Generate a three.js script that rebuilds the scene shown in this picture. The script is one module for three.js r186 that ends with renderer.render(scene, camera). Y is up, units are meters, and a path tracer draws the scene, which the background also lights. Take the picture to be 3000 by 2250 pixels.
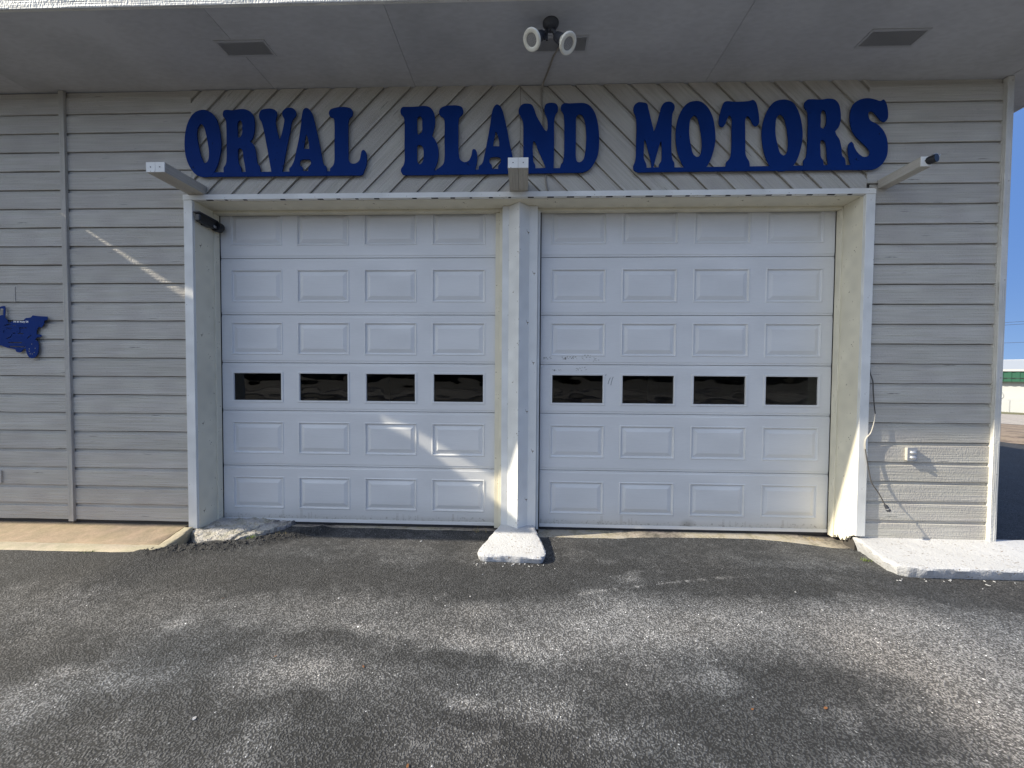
import * as THREE from 'three';
import { RoundedBoxGeometry } from 'three/addons/geometries/RoundedBoxGeometry.js';
import { mergeGeometries, toCreasedNormals } from 'three/addons/utils/BufferGeometryUtils.js';
import { FontLoader } from 'three/addons/loaders/FontLoader.js';
import { TextGeometry } from 'three/addons/geometries/TextGeometry.js';

// ---------------------------------------------------------------- camera, sky, sun, exposure
const scene = new THREE.Scene();
const camera = new THREE.PerspectiveCamera(88.74, 4 / 3, 0.05, 1200);
camera.rotation.set(-0.0277, 0.0351, 0.0066, 'YXZ');
camera.position.set(0, 1.4408, 3.3974);
const SUN = new THREE.Vector3(-1, 0.715, 0.188).normalize();
{
  const W = 1024, H = 512, d = new Float32Array(W * H * 4), v = new THREE.Vector3();
  for (let j = 0; j < H; j++) for (let i = 0; i < W; i++) {
    const el = ((j + 0.5) / H - 0.5) * Math.PI, ph = ((i + 0.5) / W - 0.5) * 2 * Math.PI;
    v.set(Math.cos(ph) * Math.cos(el), Math.sin(el), Math.sin(ph) * Math.cos(el));
    const e = Math.max(el, 0), h = Math.exp(-e / 0.13), cg = v.dot(SUN), g = Math.acos(Math.min(1, cg)), toSun = ((1 + cg) / 2) ** 2;
    const glow = 0.50 * toSun * (0.55 + 0.45 * Math.exp(-e / 0.5)) + 1.25 * Math.exp(-g / 0.5) + 0.9 * Math.exp(-g / 0.13);   // haze lit by the sun
    const c = [0.031, 0.122, 0.37], hz = [0.175, 0.295, 0.49], k = (j * W + i) * 4;
    for (let q = 0; q < 3; q++) d[k + q] = (c[q] * (1 - h) + hz[q] * h + glow * [0.97, 0.945, 0.77][q]) * (el < 0 ? 0.45 : 1);
    d[k + 3] = 1;
  }
  const t = new THREE.DataTexture(d, W, H, THREE.RGBAFormat, THREE.FloatType);
  t.mapping = THREE.EquirectangularReflectionMapping; t.magFilter = t.minFilter = THREE.LinearFilter; t.wrapS = THREE.RepeatWrapping; t.needsUpdate = true;
  scene.background = t; scene.environment = t;
}
const sun = new THREE.DirectionalLight(new THREE.Color().setRGB(1.0, 0.905, 0.73), 5.0);
sun.position.copy(SUN).multiplyScalar(40); sun.castShadow = true;
sun.shadow.mapSize.set(4096, 4096); sun.shadow.normalBias = 0.02;
Object.assign(sun.shadow.camera, { left: -16, right: 16, top: 14, bottom: -14, near: 1, far: 90 });
scene.add(sun, sun.target);
const renderer = new THREE.WebGLRenderer({ antialias: true });
renderer.toneMapping = THREE.LinearToneMapping;
renderer.toneMappingExposure = 1.62;
renderer.shadowMap.enabled = true; renderer.shadowMap.type = THREE.PCFSoftShadowMap;

// ---------------------------------------------------------------- small helpers
function rng(seed) { let a = seed >>> 0; return () => { a = (a + 0x6D2B79F5) | 0; let t = Math.imul(a ^ (a >>> 15), 1 | a); t = (t + Math.imul(t ^ (t >>> 7), 61 | t)) ^ t; return ((t ^ (t >>> 14)) >>> 0) / 4294967296; }; }
const R = rng(20240117);
const mix = (a, b, t) => a + (b - a) * t, clamp = (x, a, b) => Math.min(b, Math.max(a, x));
const smooth = (a, b, x) => { const t = clamp((x - a) / (b - a), 0, 1); return t * t * (3 - 2 * t); };
const lin = (r, g, b) => new THREE.Color().setRGB(r, g, b);
const V = (x, y, z) => new THREE.Vector3(x, y, z);
const P2 = (s) => s.trim().split(/\s+/).map(Number);

// periodic value noise sampled to a w x h array, fx x fy cells
function tileNoise(w, h, fx, fy, seed) {
  const r = rng(seed), g = new Float32Array(fx * fy), o = new Float32Array(w * h);
  for (let i = 0; i < g.length; i++) g[i] = r();
  for (let y = 0; y < h; y++) {
    const v = y / h * fy, j = Math.floor(v), tv = v - j, sv = tv * tv * (3 - 2 * tv), a = (j % fy) * fx, b = ((j + 1) % fy) * fx;
    for (let x = 0; x < w; x++) {
      const u = x / w * fx, i = Math.floor(u), tu = u - i, su = tu * tu * (3 - 2 * tu), i1 = (i + 1) % fx;
      o[y * w + x] = mix(mix(g[a + i], g[a + i1], su), mix(g[b + i], g[b + i1], su), sv);
    }
  }
  return o;
}
const NG = (() => { const r = rng(77), g = new Float32Array(256 * 256); for (let i = 0; i < g.length; i++) g[i] = r(); return g; })();
function noise2(x, y) {
  const i = Math.floor(x), j = Math.floor(y), tx = x - i, ty = y - j, sx = tx * tx * (3 - 2 * tx), sy = ty * ty * (3 - 2 * ty);
  const q = (a, b) => NG[((b & 255) << 8) | (a & 255)];
  return mix(mix(q(i, j), q(i + 1, j), sx), mix(q(i, j + 1), q(i + 1, j + 1), sx), sy);
}
const fbm = (x, y, n = 4) => { let s = 0, a = 0.5, t = 0; for (let i = 0; i < n; i++) { s += a * noise2(x + i * 17.3, y - i * 9.1); t += a; a *= 0.5; x *= 2.03; y *= 2.03; } return s / t; };
function dataTex(w, h, fn, srgb, sx = 1, sy = 1) {
  const d = new Uint8Array(w * h * 4);
  for (let y = 0; y < h; y++) for (let x = 0; x < w; x++) {
    const c = fn(x, y, y * w + x), k = (y * w + x) * 4;
    if (typeof c === 'number') d[k] = d[k + 1] = d[k + 2] = clamp(c, 0, 1) * 255; else { d[k] = clamp(c[0], 0, 1) * 255; d[k + 1] = clamp(c[1], 0, 1) * 255; d[k + 2] = clamp(c[2], 0, 1) * 255; }
    d[k + 3] = 255;
  }
  const t = new THREE.DataTexture(d, w, h, THREE.RGBAFormat);
  t.wrapS = t.wrapT = THREE.RepeatWrapping; t.magFilter = THREE.LinearFilter; t.minFilter = THREE.LinearMipmapLinearFilter; t.generateMipmaps = true;
  if (srgb) t.colorSpace = THREE.SRGBColorSpace;
  t.repeat.set(1 / sx, 1 / sy); t.needsUpdate = true;      // uv are metres; sx, sy = size of one tile in metres
  return t;
}
function shadowOn(o) { o.castShadow = true; o.receiveShadow = true; return o; }
const taken = new Map();
function numbered(n) { const k = taken.get(n) || 0; taken.set(n, k + 1); return k ? `${n}_${String(k).padStart(3, '0')}` : n; }
function mesh(name, geo, m, parent) { const o = shadowOn(new THREE.Mesh(geo, m)); o.name = parent && parent !== scene ? name : numbered(name); (parent || scene).add(o); return o; }
function group(name, parent) { const g = new THREE.Group(); g.name = parent ? name : numbered(name); (parent || scene).add(g); return g; }
function tag(o, label, category, grp) { o.userData.label = label; o.userData.category = category; if (grp) o.userData.group = grp; return o; }
function struct(o, label, kind = 'structure') { o.userData.kind = kind; if (label) o.userData.label = label; return o; }
// planar uv in metres by the side each triangle faces; grain: 'x' runs u along x, 'y' runs u along y
function metric(geo, grain = 'x', du = 0, dv = 0) {
  const g = geo.index ? geo.toNonIndexed() : geo, p = g.attributes.position, uv = new Float32Array(p.count * 2), a = V(), b = V(), c = V(), n = V();
  for (let i = 0; i < p.count; i += 3) {
    a.fromBufferAttribute(p, i); b.fromBufferAttribute(p, i + 1); c.fromBufferAttribute(p, i + 2);
    n.subVectors(b, a).cross(c.clone().sub(a)); const ax = Math.abs(n.x), ay = Math.abs(n.y), az = Math.abs(n.z);
    [a, b, c].forEach((q, k) => {
      let s, t;
      if (az >= ax && az >= ay) [s, t] = grain === 'y' ? [q.y, q.x] : [q.x, q.y];
      else if (ax >= ay) [s, t] = grain === 'y' ? [q.y, q.z] : [q.z, q.y];
      else [s, t] = grain === 'z' ? [q.z, q.x] : [q.x, q.z];
      uv[(i + k) * 2] = s + du; uv[(i + k) * 2 + 1] = t + dv;
    });
  }
  g.setAttribute('uv', new THREE.BufferAttribute(uv, 2));
  return g;
}
function box(x0, x1, y0, y1, z0, z1, grain = 'x', r = 0) {
  const w = x1 - x0, h = y1 - y0, d = z1 - z0;
  const g = r ? new RoundedBoxGeometry(w, h, d, 2, r) : new THREE.BoxGeometry(w, h, d);
  g.translate((x0 + x1) / 2, (y0 + y1) / 2, (z0 + z1) / 2);
  return metric(g, grain, R() * 3, R() * 3);
}
const strip = (g) => { const n = (g.index ? g.toNonIndexed() : g); for (const k of Object.keys(n.attributes)) if (!['position', 'normal', 'uv'].includes(k)) n.deleteAttribute(k); return n; };
const merge = (...gs) => mergeGeometries(gs.flat().map(strip));
function tube(pts, r, seg = 8, rad = 7) { return strip(new THREE.TubeGeometry(new THREE.CatmullRomCurve3(pts.map((p) => V(...p)), false, 'centripetal'), pts.length * seg, r, rad)); }
function cyl(r0, r1, h, n = 24) { return new THREE.CylinderGeometry(r0, r1, h, n); }
function prism(poly, z0, z1, grain = 'x') {          // a flat polygon [[x,y]..] with thickness
  const s = new THREE.Shape(poly.map((p) => new THREE.Vector2(p[0], p[1])));
  const g = new THREE.ExtrudeGeometry(s, { depth: z1 - z0, bevelEnabled: false }); g.translate(0, 0, z0);
  return metric(g, grain, R() * 3, R() * 3);
}

// ---------------------------------------------------------------- materials
const std = (o) => new THREE.MeshStandardMaterial({ roughness: 0.8, metalness: 0, ...o });
const woodFine = tileNoise(1024, 512, 7, 150, 1), woodMid = tileNoise(1024, 512, 4, 42, 2), woodSaw = tileNoise(1024, 512, 256, 60, 3), woodBlot = tileNoise(1024, 512, 9, 7, 4), woodCrack = tileNoise(1024, 512, 5, 90, 5), woodDot = tileNoise(1024, 512, 200, 100, 6);
const crack = (i) => smooth(0.93, 0.985, woodCrack[i]) * smooth(0.5, 0.75, woodBlot[(i * 7) % (1024 * 512)] * 0.2 + woodMid[i] * 0.8);
const sidingMap = dataTex(1024, 512, (x, y, i) => {
  const k = 0.92 + 0.07 * (woodFine[i] - 0.5) + 0.035 * (woodMid[i] - 0.5) + 0.05 * (woodBlot[i] - 0.5) - 0.42 * crack(i) - (woodDot[i] > 0.955 ? 0.10 : 0);
  return [k, k * (0.995 + 0.01 * woodBlot[i]), k * (0.99 + 0.02 * woodMid[i])];
}, true, 1.5, 0.75);
const sidingBump = dataTex(1024, 512, (x, y, i) => 0.5 + 0.5 * (woodFine[i] - 0.5) + 0.10 * (woodMid[i] - 0.5) + 0.32 * (woodSaw[i] - 0.5) - 0.5 * crack(i), false, 1.5, 0.75);
const paintBlot = tileNoise(512, 512, 11, 11, 11), paintDot = tileNoise(512, 512, 190, 190, 12), paintFine = tileNoise(512, 512, 64, 160, 13), paintBig = tileNoise(512, 512, 4, 4, 14), paintChip = tileNoise(512, 512, 46, 70, 15);
const trimMap = dataTex(512, 512, (x, y, i) => {
  const k = 0.955 + 0.06 * (paintBlot[i] - 0.5) + 0.05 * (paintBig[i] - 0.5), chip = smooth(0.93, 0.97, paintChip[i]) * smooth(0.5, 0.8, paintBlot[i]), s = paintDot[i] > 0.965 ? 0.12 : 0;
  return [k - 0.45 * chip - s, k - 0.5 * chip - s, k * 0.99 - 0.56 * chip - s];
}, true, 0.8, 0.8);
const trimBump = dataTex(512, 512, (x, y, i) => 0.5 + 0.3 * (paintFine[i] - 0.5) + 0.3 * (paintBlot[i] - 0.5) - 0.25 * smooth(0.93, 0.97, paintChip[i]) * smooth(0.5, 0.8, paintBlot[i]), false, 0.8, 0.8);
const soffitMap = dataTex(512, 512, (x, y, i) => 0.96 + 0.07 * (paintBlot[i] - 0.5) + 0.09 * (paintBig[i] - 0.5) + 0.05 * (paintFine[i] - 0.5), true, 2.4, 2.4);
const TAUPE = [0.385, 0.365, 0.323];
const sidingM = [1, 0.955, 1.03, 0.985, 1.01].map((k) => std({ color: lin(TAUPE[0] * k * 1.4, TAUPE[1] * k * 1.4, TAUPE[2] * k * 1.4), map: sidingMap, bumpMap: sidingBump, bumpScale: 0.0046, roughness: 0.78 }));
const M = {
  trim: std({ color: lin(0.80, 0.80, 0.78), map: trimMap, bumpMap: trimBump, bumpScale: 0.0015, roughness: 0.6 }),
  cornerTrim: std({ color: lin(0.62, 0.61, 0.58), map: trimMap, bumpMap: sidingBump, bumpScale: 0.006, roughness: 0.7 }),
  cream: std({ color: lin(0.82, 0.77, 0.63), map: trimMap, bumpMap: trimBump, bumpScale: 0.0012, roughness: 0.6 }),
  soffit: std({ color: lin(0.53, 0.545, 0.575), map: soffitMap, bumpMap: trimBump, bumpScale: 0.0008, roughness: 0.85 }),
  fascia: std({ color: lin(0.74, 0.74, 0.72), map: trimMap, bumpMap: sidingBump, bumpScale: 0.012, roughness: 0.7 }),
  core: std({ color: lin(0.05, 0.045, 0.04), roughness: 0.95 }),
  gap: std({ color: lin(0.02, 0.018, 0.016), roughness: 1 }),
  blue: new THREE.MeshPhysicalMaterial({ color: lin(0.0035, 0.031, 0.180), map: trimMap, roughness: 0.75, specularIntensity: 0.25 }),
  white: std({ color: lin(0.80, 0.80, 0.78), roughness: 0.5 }),
  rubber: std({ color: lin(0.025, 0.025, 0.028), roughness: 0.8 }),
  black: std({ color: lin(0.012, 0.013, 0.016), roughness: 0.42 }),
  charcoal: std({ color: lin(0.045, 0.048, 0.058), roughness: 0.5 }),
  vent: std({ color: lin(0.42, 0.43, 0.45), roughness: 0.6 }),
  ventBack: std({ color: lin(0.27, 0.275, 0.285), roughness: 0.8 }),
  galv: std({ color: lin(0.52, 0.53, 0.54), roughness: 0.42, metalness: 0.7 }),
  bulb: std({ color: lin(0.78, 0.76, 0.66), roughness: 0.45 }),
  cable: std({ color: lin(0.42, 0.40, 0.36), roughness: 0.7 }),
  cableTan: std({ color: lin(0.26, 0.24, 0.21), roughness: 0.7 }),
  cableDark: std({ color: lin(0.06, 0.055, 0.05), roughness: 0.7 }),
  interior: std({ color: lin(0.05, 0.05, 0.052), roughness: 0.9 }),
  roof: std({ color: lin(0.10, 0.10, 0.10), roughness: 0.95 }),
};
const lensDot = tileNoise(128, 128, 26, 26, 31);
M.lens = std({ map: dataTex(128, 128, (x, y, i) => 0.28 + 0.5 * lensDot[i], true, 0.09, 0.09), roughness: 0.25 });
// garage door skin: factory white, faint dust and a fine embossed grain
const doorBlot = tileNoise(1024, 256, 9, 4, 21), doorFine = tileNoise(1024, 256, 60, 120, 22), doorDot = tileNoise(1024, 256, 400, 100, 23);
const doorBump = dataTex(1024, 256, (x, y, i) => 0.5 + 0.5 * (doorFine[i] - 0.5), false);
function doorSkin(marks) {
  const cv = document.createElement('canvas'); cv.width = 1024; cv.height = 256; const c = cv.getContext('2d');
  c.fillStyle = '#fff'; c.fillRect(0, 0, 1024, 256);
  const im = c.getImageData(0, 0, 1024, 256);
  for (let i = 0; i < 1024 * 256; i++) { const k = 238 + 14 * (doorBlot[i] - 0.5) + 4 * (doorFine[i] - 0.5) - (doorDot[i] > 0.985 ? 26 : 0); im.data[i * 4] = k; im.data[i * 4 + 1] = k; im.data[i * 4 + 2] = k - 1; }
  c.putImageData(im, 0, 0); if (marks) marks(c, rng(5));
  const t = new THREE.CanvasTexture(cv); t.colorSpace = THREE.SRGBColorSpace; t.wrapS = t.wrapT = THREE.RepeatWrapping;
  return std({ color: lin(0.80, 0.80, 0.79), map: t, bumpMap: doorBump, bumpScale: 0.0006, roughness: 0.42 });
}
M.door = doorSkin();
const speck = (c, r, x, y, w, h, n, a) => { for (let i = 0; i < n; i++) { c.fillStyle = `rgba(70,64,52,${(a * (0.4 + 0.6 * r())).toFixed(2)})`; c.beginPath(); c.ellipse(x + r() * w, y + r() * h, 1 + 3 * r(), 0.8 + 2.4 * r(), r() * 3, 0, 7); c.fill(); } };
M.doorScuff = doorSkin((c, r) => { speck(c, r, 12, 215, 30, 14, 9, 0.5); speck(c, r, 70, 212, 70, 18, 26, 0.6); speck(c, r, 150, 206, 30, 26, 12, 0.4); speck(c, r, 190, 220, 26, 24, 8, 0.4); });
M.doorScratch = doorSkin((c, r) => { c.strokeStyle = 'rgba(60,64,66,0.55)'; c.lineWidth = 2.2; for (const [x, y, l] of [[246, 66, 34], [256, 62, 44], [232, 50, 10]]) { c.beginPath(); c.moveTo(x + 6, y); c.quadraticCurveTo(x, y + l * 0.5, x - 2, y + l); c.stroke(); } speck(c, r, 130, 8, 40, 24, 12, 0.4); speck(c, r, 40, 24, 40, 8, 14, 0.35); });
const grime = (c, r) => { const g = c.createLinearGradient(0, 256, 0, 150); g.addColorStop(0, 'rgba(96,86,66,0.30)'); g.addColorStop(0.35, 'rgba(110,100,80,0.10)'); g.addColorStop(1, 'rgba(110,100,80,0)'); c.fillStyle = g; c.fillRect(0, 150, 1024, 106); for (let i = 0; i < 46; i++) { c.fillStyle = `rgba(90,80,60,${(0.04 + 0.08 * r()).toFixed(3)})`; c.fillRect(r() * 1024, 256 - 14 - 60 * r() * r(), 2 + 8 * r(), 80); } speck(c, r, 0, 225, 1024, 30, 160, 0.22); };
M.doorLow = doorSkin(grime);
M.doorSmudge = doorSkin((c, r) => { grime(c, r); const g = c.createRadialGradient(535, 240, 2, 535, 240, 34); g.addColorStop(0, 'rgba(58,54,46,0.30)'); g.addColorStop(1, 'rgba(58,54,46,0)'); c.fillStyle = g; c.fillRect(470, 170, 130, 86); speck(c, r, 0, 236, 1024, 18, 120, 0.25); });
M.glass = new THREE.MeshPhysicalMaterial({ color: lin(0.72, 0.76, 0.76), roughness: 0.015, transmission: 1, thickness: 0, ior: 1.52, bumpMap: dataTex(256, 256, (() => { const a = tileNoise(256, 256, 3, 7, 41), b = tileNoise(256, 256, 7, 3, 42); return (x, y, i) => 0.5 * a[i] + 0.5 * b[i]; })(), false, 0.6, 0.4), bumpScale: 0.0013 });
// asphalt: a tile of stones in tar, 3 m across
{
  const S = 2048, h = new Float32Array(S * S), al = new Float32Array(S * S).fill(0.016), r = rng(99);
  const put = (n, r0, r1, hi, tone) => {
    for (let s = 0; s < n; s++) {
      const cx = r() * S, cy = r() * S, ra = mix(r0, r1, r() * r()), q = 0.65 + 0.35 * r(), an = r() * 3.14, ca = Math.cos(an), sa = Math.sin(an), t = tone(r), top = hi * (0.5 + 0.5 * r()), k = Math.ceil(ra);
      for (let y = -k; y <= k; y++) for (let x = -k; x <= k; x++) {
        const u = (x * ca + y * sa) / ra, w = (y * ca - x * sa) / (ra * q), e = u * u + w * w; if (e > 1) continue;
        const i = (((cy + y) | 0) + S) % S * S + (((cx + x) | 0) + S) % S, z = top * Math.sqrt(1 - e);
        if (z > h[i]) { h[i] = z; al[i] = e > 0.78 ? 0.018 : t; }     // dark rim on each stone: crevice shade painted into the colour
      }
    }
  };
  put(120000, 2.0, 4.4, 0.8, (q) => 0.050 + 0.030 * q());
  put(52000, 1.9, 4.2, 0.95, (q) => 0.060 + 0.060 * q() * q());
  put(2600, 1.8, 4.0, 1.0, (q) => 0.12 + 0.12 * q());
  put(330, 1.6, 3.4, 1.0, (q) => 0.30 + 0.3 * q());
  const n1 = tileNoise(S, S, 21, 21, 51), n2 = tileNoise(S, S, 90, 90, 52), n3 = tileNoise(S, S, 700, 700, 53), enc = (v) => Math.pow(clamp(v, 0, 1), 1 / 2.2);
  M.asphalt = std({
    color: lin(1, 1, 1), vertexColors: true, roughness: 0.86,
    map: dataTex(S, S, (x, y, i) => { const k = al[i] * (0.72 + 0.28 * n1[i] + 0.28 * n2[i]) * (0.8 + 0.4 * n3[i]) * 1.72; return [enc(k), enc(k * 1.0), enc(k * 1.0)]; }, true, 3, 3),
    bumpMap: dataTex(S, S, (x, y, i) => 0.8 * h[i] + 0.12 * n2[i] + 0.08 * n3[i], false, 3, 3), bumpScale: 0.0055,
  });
}
const cN = [tileNoise(1024, 1024, 5, 5, 61), tileNoise(1024, 1024, 24, 24, 62), tileNoise(1024, 1024, 120, 120, 63), tileNoise(1024, 1024, 400, 400, 64), tileNoise(1024, 1024, 90, 240, 65)];
const concreteBump = dataTex(1024, 1024, (x, y, i) => 0.35 * cN[1][i] + 0.3 * cN[2][i] + 0.35 * cN[3][i], false, 1.6, 1.6);
const conc = (c, amp, o = {}) => std({ color: lin(...c), map: dataTex(512, 512, (x, y) => { const i = y * 2 * 1024 + x * 2, k = 0.92 + amp * (cN[0][i] - 0.5 + 0.8 * (cN[1][i] - 0.5) + 0.6 * (cN[2][i] - 0.5)) - (cN[3][i] > 0.93 ? amp : 0); return [k, k * (1 - 0.03 * cN[1][i]), k * (1 - 0.07 * cN[0][i])]; }, true, 1.6, 1.6), bumpMap: concreteBump, bumpScale: 0.004, roughness: 0.9, ...o });
M.slab = conc([0.40, 0.32, 0.225], 0.14, { bumpScale: 0.003 });
M.slabEdge = conc([0.49, 0.445, 0.34], 0.12, { bumpScale: 0.003 });
M.broken = conc([0.44, 0.42, 0.39], 0.5, { bumpScale: 0.02 });
M.apron = conc([0.34, 0.31, 0.26], 0.4, { bumpScale: 0.006 });
M.painted = std({   // white paint on rough concrete, flaking to brown in flecks
  color: lin(0.545, 0.55, 0.565), roughness: 0.8, bumpMap: concreteBump, bumpScale: 0.006,
  map: dataTex(1024, 1024, (x, y, i) => { const f = smooth(0.82, 0.92, cN[4][i]) * smooth(0.35, 0.7, cN[1][i]), s = cN[3][i] > 0.95 ? 0.25 : 0, k = 0.97 - 0.06 * cN[0][i]; return [k - 0.42 * f - s, k - 0.5 * f - s, k - 0.6 * f - s]; }, true, 1.2, 1.2),
});
M.dirt = conc([0.24, 0.185, 0.135], 0.5); M.gravel = conc([0.38, 0.35, 0.325], 0.25); M.grass = conc([0.15, 0.145, 0.065], 0.5); M.field = conc([0.085, 0.082, 0.07], 0.4); M.road = conc([0.17, 0.165, 0.155], 0.3);
M.weed = std({ color: lin(0.11, 0.15, 0.03), roughness: 0.8, side: THREE.DoubleSide });
M.straw = std({ color: lin(0.30, 0.24, 0.11), roughness: 0.9, side: THREE.DoubleSide });
M.green = std({ color: lin(0.008, 0.075, 0.042), roughness: 0.5 });
M.farWhite = std({ color: lin(0.40, 0.41, 0.42), roughness: 0.7 });
M.farRoof = std({ color: lin(0.33, 0.35, 0.37), roughness: 0.5 });
M.bark = std({ color: lin(0.12, 0.095, 0.08), roughness: 0.95 });
M.wire = std({ color: lin(0.03, 0.03, 0.035), roughness: 0.6 });

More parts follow.
